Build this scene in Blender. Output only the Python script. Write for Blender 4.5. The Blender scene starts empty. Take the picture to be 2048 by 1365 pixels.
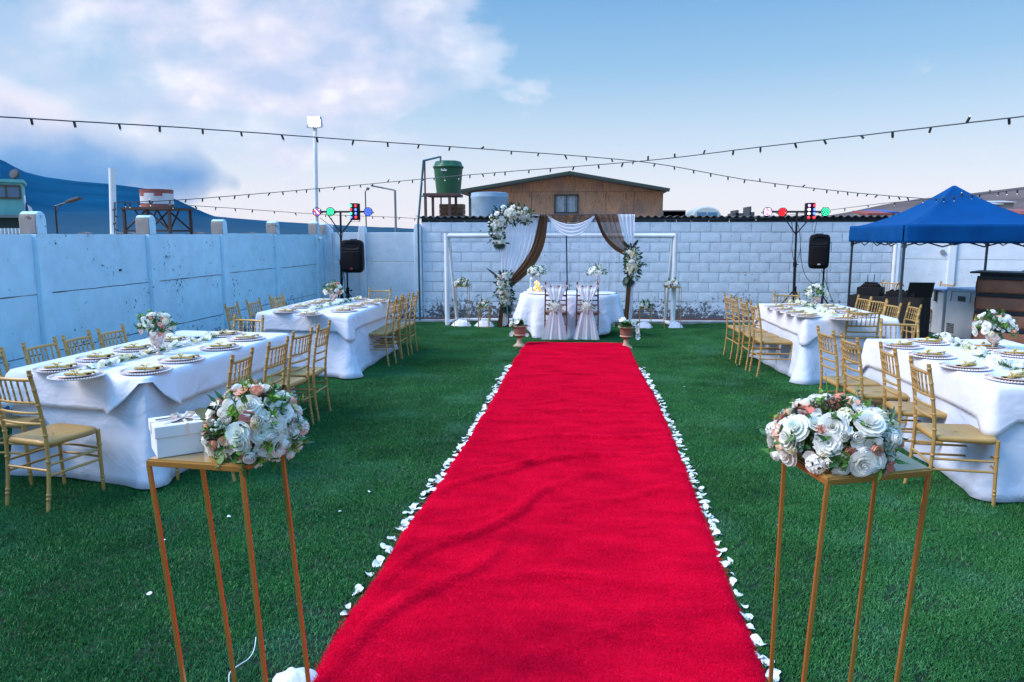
import bpy, math, random
from mathutils import Vector, Matrix, noise as mnoise
R=math.radians; PI=math.pi
S=bpy.context.scene; COL=S.collection
rnd=random.Random(7)
# ------------------------------------------------------------ camera
F=1450.0; CX,CY=1024.0,682.5; CAMH=1.75
_d=Vector(((1175-CX)/F,(CY-470)/F,1.0)).normalized()
YAW=-math.asin(_d.x); PITCH=math.atan2(_d.y,_d.z)
FWD=Vector((math.sin(YAW)*math.cos(PITCH),math.cos(YAW)*math.cos(PITCH),-math.sin(PITCH)))
RIGHT=Vector((math.cos(YAW),-math.sin(YAW),0)); UP=RIGHT.cross(FWD)
CO=Vector((0,0,CAMH))
cd=bpy.data.cameras.new('camera'); cam=bpy.data.objects.new('camera',cd); COL.objects.link(cam)
cd.sensor_width=36; cd.lens=F/2048*36; cd.clip_start=.05; cd.clip_end=20000
cam.matrix_world=Matrix(((RIGHT.x,UP.x,-FWD.x,CO.x),(RIGHT.y,UP.y,-FWD.y,CO.y),(RIGHT.z,UP.z,-FWD.z,CO.z),(0,0,0,1)))
S.camera=cam
def ray(x,y): return FWD+RIGHT*((x-CX)/F)+UP*((CY-y)/F)
def at(x,y,z=0.0):
    d=ray(x,y); return CO+d*((z-CAMH)/d.z)
def atY(x,y,Y):
    d=ray(x,y); return CO+d*(Y/d.y)
# ------------------------------------------------------------ world, sun, exposure
SUN_EL,SUN_AZ=R(42),R(-107)      # azimuth from +Y towards +X
w=bpy.data.worlds.new('World'); S.world=w; w.use_nodes=True
nt=w.node_tree; nt.nodes.clear()
def N(t,tree=None,**k):
    n=(tree or nt).nodes.new(t)
    for a,b in k.items(): setattr(n,a,b)
    return n
def L(a,b,tree=None): (tree or nt).links.new(a,b)
def M2(op,a,b=None,tree=None,clamp=False):
    n=N('ShaderNodeMath',tree,operation=op,use_clamp=clamp)
    for i,v in enumerate((a,b)):
        if v is None: continue
        if isinstance(v,(int,float)): n.inputs[i].default_value=v
        else: L(v,n.inputs[i],tree)
    return n.outputs[0]
def MIX(f,a,b,tree=None,mode='MIX'):
    n=N('ShaderNodeMix',tree,data_type='RGBA',blend_type=mode)
    for s,v in ((n.inputs[0],f),(n.inputs[6],a),(n.inputs[7],b)):
        if isinstance(v,(int,float)): s.default_value=v
        elif isinstance(v,tuple): s.default_value=(*v,1) if len(v)==3 else v
        else: L(v,s,tree)
    return n.outputs[2]
def RAMP(f,stops,tree=None,interp='LINEAR'):
    n=N('ShaderNodeValToRGB',tree); r=n.color_ramp; r.interpolation=interp
    while len(r.elements)>1: r.elements.remove(r.elements[-1])
    for i,(p,c) in enumerate(stops):
        e=r.elements[0] if i==0 else r.elements.new(p)
        e.position=p; e.color=(*c,1) if isinstance(c,tuple) else (c,c,c,1)
    L(f,n.inputs[0],tree); return n.outputs[0]
SKYS=0.1
def world():
    out=N('ShaderNodeOutputWorld'); bg=N('ShaderNodeBackground'); bg.inputs[1].default_value=SKYS
    L(bg.outputs[0],out.inputs[0])
    sky=N('ShaderNodeTexSky',sky_type='NISHITA',sun_disc=False); sky.sun_elevation=SUN_EL; sky.sun_rotation=SUN_AZ
    sky.air_density=1.0; sky.dust_density=.6; sky.ozone_density=2.0
    tc=N('ShaderNodeTexCoord'); sep=N('ShaderNodeSeparateXYZ'); L(tc.outputs['Generated'],sep.inputs[0])
    z=sep.outputs[2]
    # dusk air: pale at the horizon, blue above, brightened overhead to add fill light
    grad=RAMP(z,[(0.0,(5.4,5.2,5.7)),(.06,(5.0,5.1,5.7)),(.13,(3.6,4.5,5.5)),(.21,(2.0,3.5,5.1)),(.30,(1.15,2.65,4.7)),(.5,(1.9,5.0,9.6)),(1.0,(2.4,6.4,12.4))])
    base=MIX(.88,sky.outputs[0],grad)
    # clouds on a flat layer
    zz=M2('MAXIMUM',z,.0); den=M2('ADD',zz,.42)
    cmb=N('ShaderNodeCombineXYZ'); L(M2('DIVIDE',sep.outputs[0],den),cmb.inputs[0]); L(M2('DIVIDE',sep.outputs[1],den),cmb.inputs[1])
    n1=N('ShaderNodeTexNoise'); n1.inputs['Scale'].default_value=4.2; n1.inputs['Detail'].default_value=6; n1.inputs['Roughness'].default_value=.52; n1.inputs['Distortion'].default_value=.25
    L(cmb.outputs[0],n1.inputs['Vector'])
    def blob(px,py,rad,amp):
        d=ray(px,py).normalized()
        vm=N('ShaderNodeVectorMath',operation='DISTANCE'); L(tc.outputs['Generated'],vm.inputs[0]); vm.inputs[1].default_value=d
        q=M2('DIVIDE',vm.outputs['Value'],rad/F)
        g=M2('POWER',2.718,M2('MULTIPLY',M2('MULTIPLY',q,q),-1.0))
        return M2('MULTIPLY',g,amp)
    acc=None
    for b in ((130,90,190,.30),(330,60,220,.24),(560,150,130,.34),(620,60,240,.24),(840,70,230,.22),(50,225,60,.20),(720,90,150,.14),(930,130,70,.16),(565,330,40,.2),(360,180,40,.14),(830,190,80,.12),(1900,320,260,.04),(1600,310,200,.07)):
        v=blob(*b); acc=v if acc is None else M2('ADD',acc,v)
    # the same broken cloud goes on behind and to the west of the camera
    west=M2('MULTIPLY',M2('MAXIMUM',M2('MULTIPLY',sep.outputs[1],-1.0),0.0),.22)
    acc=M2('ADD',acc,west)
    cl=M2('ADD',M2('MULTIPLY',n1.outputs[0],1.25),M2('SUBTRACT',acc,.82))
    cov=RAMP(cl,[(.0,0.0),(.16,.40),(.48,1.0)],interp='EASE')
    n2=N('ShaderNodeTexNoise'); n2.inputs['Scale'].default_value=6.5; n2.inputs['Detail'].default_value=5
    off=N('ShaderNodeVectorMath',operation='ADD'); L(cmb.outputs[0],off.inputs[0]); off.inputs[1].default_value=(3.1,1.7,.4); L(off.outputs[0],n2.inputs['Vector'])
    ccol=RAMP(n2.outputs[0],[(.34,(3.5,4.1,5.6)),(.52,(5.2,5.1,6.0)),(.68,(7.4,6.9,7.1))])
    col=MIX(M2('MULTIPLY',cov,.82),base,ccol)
    # low dark cloud bank lying on the mountain in the west
    acc2=None
    for b in ((30,290,75,.55),(120,330,70,.5),(230,345,60,.45),(330,350,55,.4),(400,350,40,.3),(-80,300,120,.55),(470,368,26,.2)):
        v=blob(*b); acc2=v if acc2 is None else M2('ADD',acc2,v)
    n3=N('ShaderNodeTexNoise'); n3.inputs['Scale'].default_value=9; n3.inputs['Detail'].default_value=6; L(tc.outputs['Generated'],n3.inputs['Vector'])
    bank=RAMP(M2('ADD',M2('MULTIPLY',n3.outputs[0],.75),M2('SUBTRACT',acc2,.56)),[(0.0,0.0),(.12,.5),(.4,1.0)])
    n4=N('ShaderNodeTexNoise'); n4.inputs['Scale'].default_value=14; n4.inputs['Detail'].default_value=6; L(tc.outputs['Generated'],n4.inputs['Vector'])
    hb=RAMP(M2('ADD',z,M2('MULTIPLY',M2('SUBTRACT',n4.outputs[0],.5),.09)),[(.05,(.40,1.7,4.0)),(.095,(1.3,2.6,4.7)),(.145,(5.0,5.0,5.8))])
    col=MIX(M2('MULTIPLY',bank,.93),col,hb)
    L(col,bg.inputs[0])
world()
sd=bpy.data.lights.new('sun','SUN'); sun=bpy.data.objects.new('sun',sd); COL.objects.link(sun)
sd.energy=2.4; sd.angle=R(32); sd.color=(1.0,.90,.86)
sdir=Vector((math.sin(SUN_AZ)*math.cos(SUN_EL),math.cos(SUN_AZ)*math.cos(SUN_EL),math.sin(SUN_EL)))
sun.rotation_euler=(-sdir).to_track_quat('-Z','Y').to_euler(); sun.location=sdir*40+Vector((0,0,10))
S.view_settings.view_transform='Standard'; S.view_settings.look='None'; S.view_settings.exposure=0.75; S.view_settings.gamma=1.0; S.view_settings.use_curve_mapping=False
S.cycles.use_denoising=True; S.cycles.max_bounces=8; S.cycles.transparent_max_bounces=24
# ------------------------------------------------------------ materials
MATS={}
def mat(name,color,rough=.6,metal=0.0,var=0.0,vscale=6.0,bump=0.0,bscale=60.0,spec=None,emit=None,estr=0,col2=None,coat=0,sheen=0,trans=0,alpha=None,pos=False):
    if name in MATS: return MATS[name]
    m=bpy.data.materials.new(name); m.use_nodes=True; t=m.node_tree; p=t.nodes['Principled BSDF']
    p.inputs['Base Color'].default_value=(*color,1); p.inputs['Roughness'].default_value=rough; p.inputs['Metallic'].default_value=metal
    if spec is not None: p.inputs['Specular IOR Level'].default_value=spec
    if coat: p.inputs['Coat Weight'].default_value=coat
    if sheen: p.inputs['Sheen Weight'].default_value=sheen
    if trans: p.inputs['Transmission Weight'].default_value=trans
    if alpha is not None: p.inputs['Alpha'].default_value=alpha
    if emit: p.inputs['Emission Color'].default_value=(*emit,1); p.inputs['Emission Strength'].default_value=estr
    if var or bump or col2:
        if pos: v=N('ShaderNodeNewGeometry',t).outputs['Position']
        else: v=N('ShaderNodeTexCoord',t).outputs['Object']
        if not pos:
            oi=N('ShaderNodeObjectInfo',t); ad=N('ShaderNodeVectorMath',t,operation='MULTIPLY_ADD'); L(oi.outputs['Location'],ad.inputs[0],t); ad.inputs[1].default_value=(1.3,1.7,1.1); L(v,ad.inputs[2],t); v=ad.outputs[0]
    if var or col2:
        n=N('ShaderNodeTexNoise',t); n.inputs['Scale'].default_value=vscale; n.inputs['Detail'].default_value=5; L(v,n.inputs['Vector'],t)
        c2=col2 or tuple(x*(1-var) for x in color); c1=tuple(min(1,x*(1+var*.6)) for x in color) if not col2 else color
        L(RAMP(n.outputs[0],[(.3,c2),(.68,c1)],t),p.inputs['Base Color'],t)
    if bump:
        n=N('ShaderNodeTexNoise',t); n.inputs['Scale'].default_value=bscale; n.inputs['Detail'].default_value=4; L(v,n.inputs['Vector'],t)
        b=N('ShaderNodeBump',t); b.inputs['Strength'].default_value=bump; b.inputs['Distance'].default_value=.01; L(n.outputs[0],b.inputs['Height'],t); L(b.outputs[0],p.inputs['Normal'],t)
    MATS[name]=m; return m
def wall_mat(name,paint,grey,amount=.0,zgrow=.25,rough=.85):
    """old lime paint on concrete, flaked to grey where damp rises from the ground"""
    m=bpy.data.materials.new(name); m.use_nodes=True; t=m.node_tree; p=t.nodes['Principled BSDF']; p.inputs['Roughness'].default_value=rough
    p.inputs['Specular IOR Level'].default_value=.25
    g=N('ShaderNodeNewGeometry',t).outputs['Position']; sp=N('ShaderNodeSeparateXYZ',t); L(g,sp.inputs[0],t)
    def ns(s,d=6,r=.6):
        n=N('ShaderNodeTexNoise',t); n.inputs['Scale'].default_value=s; n.inputs['Detail'].default_value=d; n.inputs['Roughness'].default_value=r; L(g,n.inputs['Vector'],t); return n.outputs[0]
    big=ns(1.3,3); fine=ns(16,8,.7); mid=ns(5,4)
    low=M2('MULTIPLY',M2('SUBTRACT',1.0,M2('DIVIDE',sp.outputs[2],.75),t),1.0,t,True) if False else M2('SUBTRACT',1.0,M2('DIVIDE',sp.outputs[2],.7,t),t,True)
    f=M2('ADD',M2('ADD',M2('MULTIPLY',big,.35,t),M2('MULTIPLY',fine,.65,t),t),M2('ADD',M2('MULTIPLY',low,zgrow,t),amount,t),t)
    mask=RAMP(f,[(.645,0.0),(.675,1.0)],t)
    pc=RAMP(mid,[(.3,tuple(c*.86 for c in paint)),(.7,paint)],t)
    gc=RAMP(fine,[(.3,tuple(c*.45 for c in grey)),(.7,grey)],t)
    L(MIX(mask,pc,gc,t),p.inputs['Base Color'],t)
    b=N('ShaderNodeBump',t); b.inputs['Strength'].default_value=.55; b.inputs['Distance'].default_value=.008
    L(M2('SUBTRACT',ns(38,6,.65),M2('MULTIPLY',mask,.35,t),t),b.inputs['Height'],t); L(b.outputs[0],p.inputs['Normal'],t)
    MATS[name]=m; return m
def sheer_mat(name,color,op):
    m=bpy.data.materials.new(name); m.use_nodes=True; t=m.node_tree; p=t.nodes['Principled BSDF']
    p.inputs['Base Color'].default_value=(*color,1); p.inputs['Roughness'].default_value=.8; p.inputs['Sheen Weight'].default_value=.2
    tr=N('ShaderNodeBsdfTransparent',t); tl=N('ShaderNodeBsdfTranslucent',t); tl.inputs[0].default_value=(*color,1)
    a=N('ShaderNodeMixShader',t); a.inputs[0].default_value=.35; L(p.outputs[0],a.inputs[1],t); L(tl.outputs[0],a.inputs[2],t)
    mx=N('ShaderNodeMixShader',t)
    lw=N('ShaderNodeLayerWeight',t); lw.inputs[0].default_value=.35
    L(M2('ADD',M2('MULTIPLY',lw.outputs['Facing'],.5,t),op,t,True),mx.inputs[0],t)
    L(tr.outputs[0],mx.inputs[1],t); L(a.outputs[0],mx.inputs[2],t)
    L(mx.outputs[0],t.nodes['Material Output'].inputs[0],t); MATS[name]=m; return m
GOLD=mat('gold_resin',(.47,.285,.09),.42,.15,var=.1,vscale=9,bump=.08,bscale=40)
STANDG=mat('gold_metal_paint',(.54,.25,.06),.27,.55,var=.08,vscale=5)
WIREG=mat('gold_wire',(.55,.33,.10),.35,.5)
CLOTH=mat('blue_cast_tablecloth',(.67,.74,.89),.8,var=.04,vscale=3,bump=.06,bscale=260,sheen=.15)  # white cloth, the blue cast of the light mixed into its colour
CLOTH2=mat('blue_cast_topper_cloth',(.77,.79,.90),.75,var=.03,vscale=3,bump=.05,bscale=260,sheen=.15)  # same blue light cast put into the white, weaker here
WHITEP=mat('white_paint_metal',(.8,.82,.84),.45,var=.12,vscale=4)
BLACK=mat('black_plastic',(.009,.010,.013),.55,spec=.2,bump=.05,bscale=120)
BLACKM=mat('black_metal',(.014,.015,.018),.4,.3)
GRILLE=mat('black_grille',(.008,.008,.010),.7,spec=.15,bump=.4,bscale=400)
CABLE=mat('black_cable',(.01,.012,.02),.55)
GREENC=mat('dark_green_cable',(.012,.03,.035),.55)
BULB=mat('warm_bulb',(.8,.72,.6),.2,emit=(1,.85,.65),estr=.2)
BULBO=mat('bulb_glass_off',(.75,.78,.8),.1)
def petal_mat(name,color,var=.06,vs=30):
    m=mat(name,color,.55,var=var,vscale=vs); t=m.node_tree; p=t.nodes['Principled BSDF']; p.inputs['Specular IOR Level'].default_value=.25
    tl=N('ShaderNodeBsdfTranslucent',t); tl.inputs[0].default_value=(*color,1); mx=N('ShaderNodeMixShader',t); mx.inputs[0].default_value=.32
    L(p.outputs[0],mx.inputs[1],t); L(tl.outputs[0],mx.inputs[2],t); L(mx.outputs[0],t.nodes['Material Output'].inputs[0],t); return m
WFL=petal_mat('white_petal',(.97,.96,.91))
CFL=petal_mat('cream_petal',(.92,.86,.62),.08)
PFL=petal_mat('peach_petal',(.90,.47,.34),.2,40)
KFL=petal_mat('coral_petal',(.80,.27,.22),.2,40)
MFL=petal_mat('mint_white_petal',(.90,.95,.89))
LEAF=mat('green_leaf',(.055,.16,.03),.5,var=.4,vscale=14)
LEAFB=mat('bright_leaf',(.16,.34,.035),.5,var=.35,vscale=20)
LEAFD=mat('dark_leaf',(.02,.06,.035),.5,var=.35,vscale=14)
LEAFS=mat('silver_leaf',(.20,.30,.24),.6,var=.3,vscale=14)
BERRY=mat('brown_berry',(.10,.045,.04),.5,var=.3,vscale=30)
BROWNW=mat('brown_wood_chair',(.17,.062,.03),.42,var=.3,vscale=8)
def creases(m,strength=.6):
    t=m.node_tree; p=t.nodes['Principled BSDF']; g=N('ShaderNodeNewGeometry',t).outputs['Position']
    n=N('ShaderNodeTexNoise',t); n.inputs['Scale'].default_value=2.6; n.inputs['Detail'].default_value=3; n.inputs['Distortion'].default_value=1.1; L(g,n.inputs['Vector'],t)
    b=N('ShaderNodeBump',t); b.inputs['Strength'].default_value=strength; b.inputs['Distance'].default_value=.05; L(n.outputs[0],b.inputs['Height'],t)
    old=p.inputs['Normal'].links[0].from_node; L(b.outputs[0],old.inputs['Normal'],t)
creases(CLOTH); creases(CLOTH2)
# ------------------------------------------------------------ mesh helper
class G:
    def __init__(s): s.v=[]; s.f=[]
    def quadgrid(s,fn,nu,nv,closeu=False):
        b=len(s.v)
        for j in range(nv+1):
            for i in range(nu if closeu else nu+1): s.v.append(tuple(fn(i/nu,j/nv)))
        w=nu if closeu else nu+1
        for j in range(nv):
            for i in range(nu):
                i2=(i+1)%w if closeu else i+1
                s.f.append((b+j*w+i,b+j*w+i2,b+(j+1)*w+i2,b+(j+1)*w+i))
        return s
    def box(s,c,d,m=None,taper=1.0):
        b=len(s.v)
        for z in (-.5,.5):
            k=1.0 if z<0 else taper
            for x,y in ((-.5,-.5),(.5,-.5),(.5,.5),(-.5,.5)):
                p=Vector((x*d[0]*k,y*d[1]*k,z*d[2]))
                if m is not None: p=m@p
                s.v.append((p.x+c[0],p.y+c[1],p.z+c[2]))
        for q in ((0,3,2,1),(4,5,6,7),(0,1,5,4),(1,2,6,5),(2,3,7,6),(3,0,4,7)): s.f.append(tuple(b+i for i in q))
        return s
    def tube(s,pts,r,seg=8,cap=True,flat=None):
        pts=[Vector(p) for p in pts]; n=len(pts); rs=r if isinstance(r,(list,tuple)) else [r]*n
        b=len(s.v); ref=None
        for i,p in enumerate(pts):
            t=(pts[min(i+1,n-1)]-pts[max(i-1,0)])
            if t.length<1e-9: t=Vector((0,0,1))
            t.normalize()
            if ref is None: ref=Vector((1,0,0)) if abs(t.x)<.8 else Vector((0,1,0))
            u=(ref-t*ref.dot(t)).normalized(); w_=t.cross(u); ref=u
            for k in range(seg):
                a=2*PI*k/seg; q=p+(u*math.cos(a)+w_*math.sin(a)*(flat or 1.0))*rs[i]; s.v.append(tuple(q))
        for i in range(n-1):
            for k in range(seg):
                k2=(k+1)%seg; s.f.append((b+i*seg+k,b+i*seg+k2,b+(i+1)*seg+k2,b+(i+1)*seg+k))
        if cap:
            s.f.append(tuple(b+k for k in reversed(range(seg)))); s.f.append(tuple(b+(n-1)*seg+k for k in range(seg)))
        return s
    def lathe(s,prof,seg=24,c=(0,0,0),cap=True):
        b=len(s.v); n=len(prof)
        for r,z in prof:
            for k in range(seg):
                a=2*PI*k/seg; s.v.append((c[0]+r*math.cos(a),c[1]+r*math.sin(a),c[2]+z))
        for i in range(n-1):
            for k in range(seg):
                k2=(k+1)%seg; s.f.append((b+i*seg+k,b+i*seg+k2,b+(i+1)*seg+k2,b+(i+1)*seg+k))
        if cap:
            s.f.append(tuple(b+k for k in reversed(range(seg)))); s.f.append(tuple(b+(n-1)*seg+k for k in range(seg)))
        return s
    def prism(s,poly,y0,y1,axis='y'):
        b=len(s.v); n=len(poly)
        for y in (y0,y1):
            for (p,q) in poly: s.v.append((p,y,q) if axis=='y' else ((p,q,y) if axis=='z' else (y,p,q)))
        s.f.append(tuple(range(b,b+n))); s.f.append(tuple(reversed(range(b+n,b+2*n))))
        for i in range(n):
            j=(i+1)%n; s.f.append((b+i,b+n+i,b+n+j,b+j))
        return s
    def mesh(s,name,smooth=True,angle=40):
        me=bpy.data.meshes.new(name); me.from_pydata(s.v,[],s.f); me.update()
        if smooth:
            me.shade_smooth()
            try: me.set_sharp_from_angle(angle=R(angle))
            except Exception: pass
        return me
    def build(s,name,m,parent=None,loc=(0,0,0),rot=(0,0,0),smooth=True,angle=40,solid=0,bevel=0,fix=False):
        me=s.mesh(name,smooth,angle)
        if fix:
            import bmesh
            bm=bmesh.new(); bm.from_mesh(me); bmesh.ops.recalc_face_normals(bm,faces=bm.faces); bm.to_mesh(me); bm.free()
        return put(name,me,m,parent,loc,rot,solid,bevel)
def put(name,me,m,parent=None,loc=(0,0,0),rot=(0,0,0),solid=0,bevel=0):
    if m is not None and not me.materials: me.materials.append(m)
    o=bpy.data.objects.new(name,me); COL.objects.link(o); o.parent=parent; o.location=loc; o.rotation_euler=rot
    if solid:
        q=o.modifiers.new('thickness','SOLIDIFY'); q.thickness=solid; q.offset=0
    if bevel:
        q=o.modifiers.new('bevel','BEVEL'); q.width=bevel; q.segments=2; q.limit_method='ANGLE'
    return o
def recalc(o):
    import bmesh
    bm=bmesh.new(); bm.from_mesh(o.data); bmesh.ops.recalc_face_normals(bm,faces=bm.faces); bm.to_mesh(o.data); bm.free(); return o
def tag(o,label=None,cat=None,group=None,kind=None):
    if label: o['label']=label
    if cat: o['category']=cat
    if group: o['group']=group
    if kind: o['kind']=kind
    return o
def thing(name,label,cat,loc=(0,0,0),rz=0,group=None):
    o=bpy.data.objects.new(name,None); COL.objects.link(o); o.location=loc; o.rotation_euler=(0,0,rz); o.empty_display_size=.1
    return tag(o,label,cat,group)
def copy_tree(o,parent=None):
    c=o.copy(); COL.objects.link(c); c.parent=parent
    for ch in list(o.children): copy_tree(ch,c)
    return c
def smoothpts(P,n=8):
    P=[Vector(p) for p in P]; out=[]
    for i in range(len(P)-1):
        p0=P[max(i-1,0)];p1=P[i];p2=P[i+1];p3=P[min(i+2,len(P)-1)]
        for k in range(n):
            t=k/n; out.append(.5*((2*p1)+(p2-p0)*t+(2*p0-5*p1+4*p2-p3)*t*t+(3*p1-p0-3*p2+p3)*t**3))
    out.append(P[-1]); return out
def nz(x,y,z=0,s=1.0): return mnoise.noise(Vector((x*s,y*s,z*s)))
def rotz(v,a): return Vector((v[0]*math.cos(a)-v[1]*math.sin(a),v[0]*math.sin(a)+v[1]*math.cos(a),v[2]))
# ============================================================ SETTING
DIRT=mat('dry_earth',(.21,.17,.14),.95,var=.3,vscale=.15,bump=.3,bscale=2,pos=True)
def wallY(x): return 14.6+(x+3.31)*.0666
g=G(); g.quadgrid(lambda u,v:(-9000+18000*u,-500+12500*v,-.03),8,8)
tag(g.build('ground',DIRT),kind='structure')
# artificial lawn: a backing sheet and blades
LB=mat('turf_backing',(.014,.036,.017),.95,var=.4,vscale=3,pos=True)
g=G(); x0,x1=-5.6,8.6
def lawnfar(x): return wallY(x)-.36
g.quadgrid(lambda u,v:(x0+(x1-x0)*u,-2.5+(lawnfar(x0+(x1-x0)*u)+2.5)*v,0.0),20,24)
lawn=tag(g.build('lawn',LB),kind='structure')
def turf_material():
    m=bpy.data.materials.new('turf_blade'); m.use_nodes=True; t=m.node_tree; p=t.nodes['Principled BSDF']; p.inputs['Roughness'].default_value=.5; p.inputs['Specular IOR Level'].default_value=.22
    g=N('ShaderNodeNewGeometry',t); 
    n=N('ShaderNodeTexNoise',t); n.inputs['Scale'].default_value=2.2; n.inputs['Detail'].default_value=6; L(g.outputs['Position'],n.inputs['Vector'],t)
    n2=N('ShaderNodeTexNoise',t); n2.inputs['Scale'].default_value=170; L(g.outputs['Position'],n2.inputs['Vector'],t)
    c=RAMP(n2.outputs[0],[(.25,(.015,.09,.017)),(.5,(.032,.185,.044)),(.72,(.10,.31,.115))],t)
    c=MIX(RAMP(n.outputs[0],[(.36,1.0),(.6,0.0)],t),c,MIX(.55,c,(.012,.105,.03),t),t)
    n3=N('ShaderNodeTexNoise',t); n3.inputs['Scale'].default_value=.75; n3.inputs['Detail'].default_value=4; L(g.outputs['Position'],n3.inputs['Vector'],t)
    c=MIX(1.0,c,RAMP(n3.outputs[0],[(.33,(.62,.66,.55)),(.52,(1,1,1)),(.68,(1.0,1.0,1.0))],t),t,'MULTIPLY')
    n4=N('ShaderNodeTexNoise',t); n4.inputs['Scale'].default_value=1.3; n4.inputs['Detail'].default_value=5; L(g.outputs['Position'],n4.inputs['Vector'],t)
    c=MIX(RAMP(n4.outputs[0],[(.52,0.0),(.72,.45)],t),c,(.10,.30,.19),t)
    L(c,p.inputs['Base Color'],t); return m
TURF=turf_material()
def gn(o,name,build):
    ng=bpy.data.node_groups.new(name,'GeometryNodeTree'); ng.interface.new_socket('Geometry',in_out='INPUT',socket_type='NodeSocketGeometry'); ng.interface.new_socket('Geometry',in_out='OUTPUT',socket_type='NodeSocketGeometry')
    gi=ng.nodes.new('NodeGroupInput'); go=ng.nodes.new('NodeGroupOutput')
    out=build(ng,gi.outputs[0]); ng.links.new(out,go.inputs[0])
    md=o.modifiers.new(name,'NODES'); md.node_group=ng; return md
def blade_patch(ng,size,density,radius,height,tilt,m,seed=0):
    n=ng.nodes.new; l=ng.links.new
    gr=n('GeometryNodeMeshGrid'); gr.inputs[0].default_value=size; gr.inputs[1].default_value=size; gr.inputs[2].default_value=2; gr.inputs[3].default_value=2
    dp=n('GeometryNodeDistributePointsOnFaces'); l(gr.outputs[0],dp.inputs['Mesh']); dp.inputs['Density'].default_value=density; dp.inputs['Seed'].default_value=seed
    co=n('GeometryNodeMeshCone'); co.inputs['Vertices'].default_value=3; co.inputs['Radius Top'].default_value=radius*.25; co.inputs['Radius Bottom'].default_value=radius; co.inputs['Depth'].default_value=height
    if 'Side Segments' in co.inputs: co.inputs['Side Segments'].default_value=1
    rv=n('FunctionNodeRandomValue'); rv.data_type='FLOAT_VECTOR'; rv.inputs[0].default_value=(-tilt,-tilt,-3.14); rv.inputs[1].default_value=(tilt,tilt,3.14)
    rs=n('FunctionNodeRandomValue'); rs.data_type='FLOAT'; rs.inputs[2].default_value=.6; rs.inputs[3].default_value=1.25
    ip=n('GeometryNodeInstanceOnPoints'); l(dp.outputs[0],ip.inputs['Points']); l(co.outputs[0],ip.inputs['Instance']); l(rv.outputs[0],ip.inputs['Rotation']); l(rs.outputs[1],ip.inputs['Scale'])
    re=n('GeometryNodeRealizeInstances'); l(ip.outputs[0],re.inputs[0])
    sm=n('GeometryNodeSetMaterial'); sm.inputs['Material'].default_value=m; l(re.outputs[0],sm.inputs[0])
    return sm.outputs[0]
# grass: one small patch of blades instanced on a jittered grid of points
pts=[]; step=.42; j=0
y=.6
while y<14.7:
    x=-5.5
    while x<8.4:
        if y<lawnfar(x)-.15:
            d=ray(0,0)
            if abs(x)<(y+2)*.95+.6 and not(-1.08<x<.76 and y<11.3): pts.append((x+rnd.uniform(-.04,.04),y+rnd.uniform(-.04,.04),.004))
        x+=step
    y+=step
me=bpy.data.meshes.new('grass'); me.from_pydata(pts,[],[])
grass=put('grass',me,None); tag(grass,'short green artificial turf covering the yard',None,None,'stuff')
def bg(ng,geo):
    n=ng.nodes.new; l=ng.links.new
    pa=blade_patch(ng,.58,10500,.0026,.018,.75,TURF)
    ip=n('GeometryNodeInstanceOnPoints'); l(geo,ip.inputs['Points']); l(pa,ip.inputs['Instance'])
    rv=n('FunctionNodeRandomValue'); rv.data_type='FLOAT_VECTOR'; rv.inputs[0].default_value=(0,0,0); rv.inputs[1].default_value=(0,0,6.28); l(rv.outputs[0],ip.inputs['Rotation'])
    rs=n('FunctionNodeRandomValue'); rs.data_type='FLOAT'; rs.inputs[2].default_value=.9; rs.inputs[3].default_value=1.12; rs.inputs['Seed'].default_value=3; l(rs.outputs[1],ip.inputs['Scale'])
    return ip.outputs[0]
gn(grass,'turf_blades',bg)
# ---- carpet
LE=[at(*p) for p in ((1051,690),(1017,741),(985,802),(932,890),(868,985),(810,1065),(757,1150),(693,1245),(621,1365),(560,1470),(470,1640))]
RE=[at(*p) for p in ((1256,692),(1277,738),(1320,815),(1352,895),(1389,985),(1431,1097),(1463,1192),(1496,1263),(1532,1365),(1560,1470),(1610,1640))]
def edge(E,y):
    E=sorted(E,key=lambda p:p.y)
    if y<=E[0].y: return E[0].x
    for a,b in zip(E,E[1:]):
        if y<=b.y: return a.x+(b.x-a.x)*(y-a.y)/(b.y-a.y)
    return E[-1].x
CY0,CY1=1.75,11.52
def wrinkle(x,y):
    z=0
    for (ax,ay,ang,wd,ln,h) in ((-.35,5.3,.35,.05,.75,.022),(-.1,6.0,.25,.045,.7,.020),(-.55,4.1,1.05,.06,.8,.024),(-.75,3.2,1.15,.07,.7,.024),(.25,5.6,.15,.05,.6,.012),(-.2,6.9,.2,.05,.8,.012),(.1,7.9,-.05,.05,.9,.011),(-.3,8.8,.08,.05,.7,.010),(.2,4.6,.5,.08,.7,.012),(-.65,5.0,1.0,.05,.5,.018),(-.2,3.4,.1,.06,.6,.012),(.3,6.6,-.1,.05,.5,.011),(-.45,7.3,.5,.05,.4,.013),(.45,3.1,.2,.09,.5,.010),(-.05,2.8,.9,.1,.5,.015)):
        dx,dy=x-ax,y-ay; u=dx*math.cos(ang)+dy*math.sin(ang); v=-dx*math.sin(ang)+dy*math.cos(ang)+.06*math.sin(u*5+ax*9)
        z+=1.6*h*math.exp(-abs(v/(wd*.62))**1.4-(u/ln)**2)
    z+=.012*nz(x,y,1,1.6)+.006*nz(x,y,5,5)+.003*nz(x,y,2,11)
    return z
def cpt(u,v):
    y=CY0+(CY1-CY0)*v; a=edge(LE,y)+.012*nz(0,y,3,2.5)+.006*nz(0,y,8,9); b=edge(RE,y)+.012*nz(4,y,3,2.5)+.006*nz(4,y,8,9)
    x=a+(b-a)*u; e=min(1,min(u,1-u)/.03); return (x,y,.010+.026*e+max(-.006,wrinkle(x,y))*min(1,.25+e))
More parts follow.
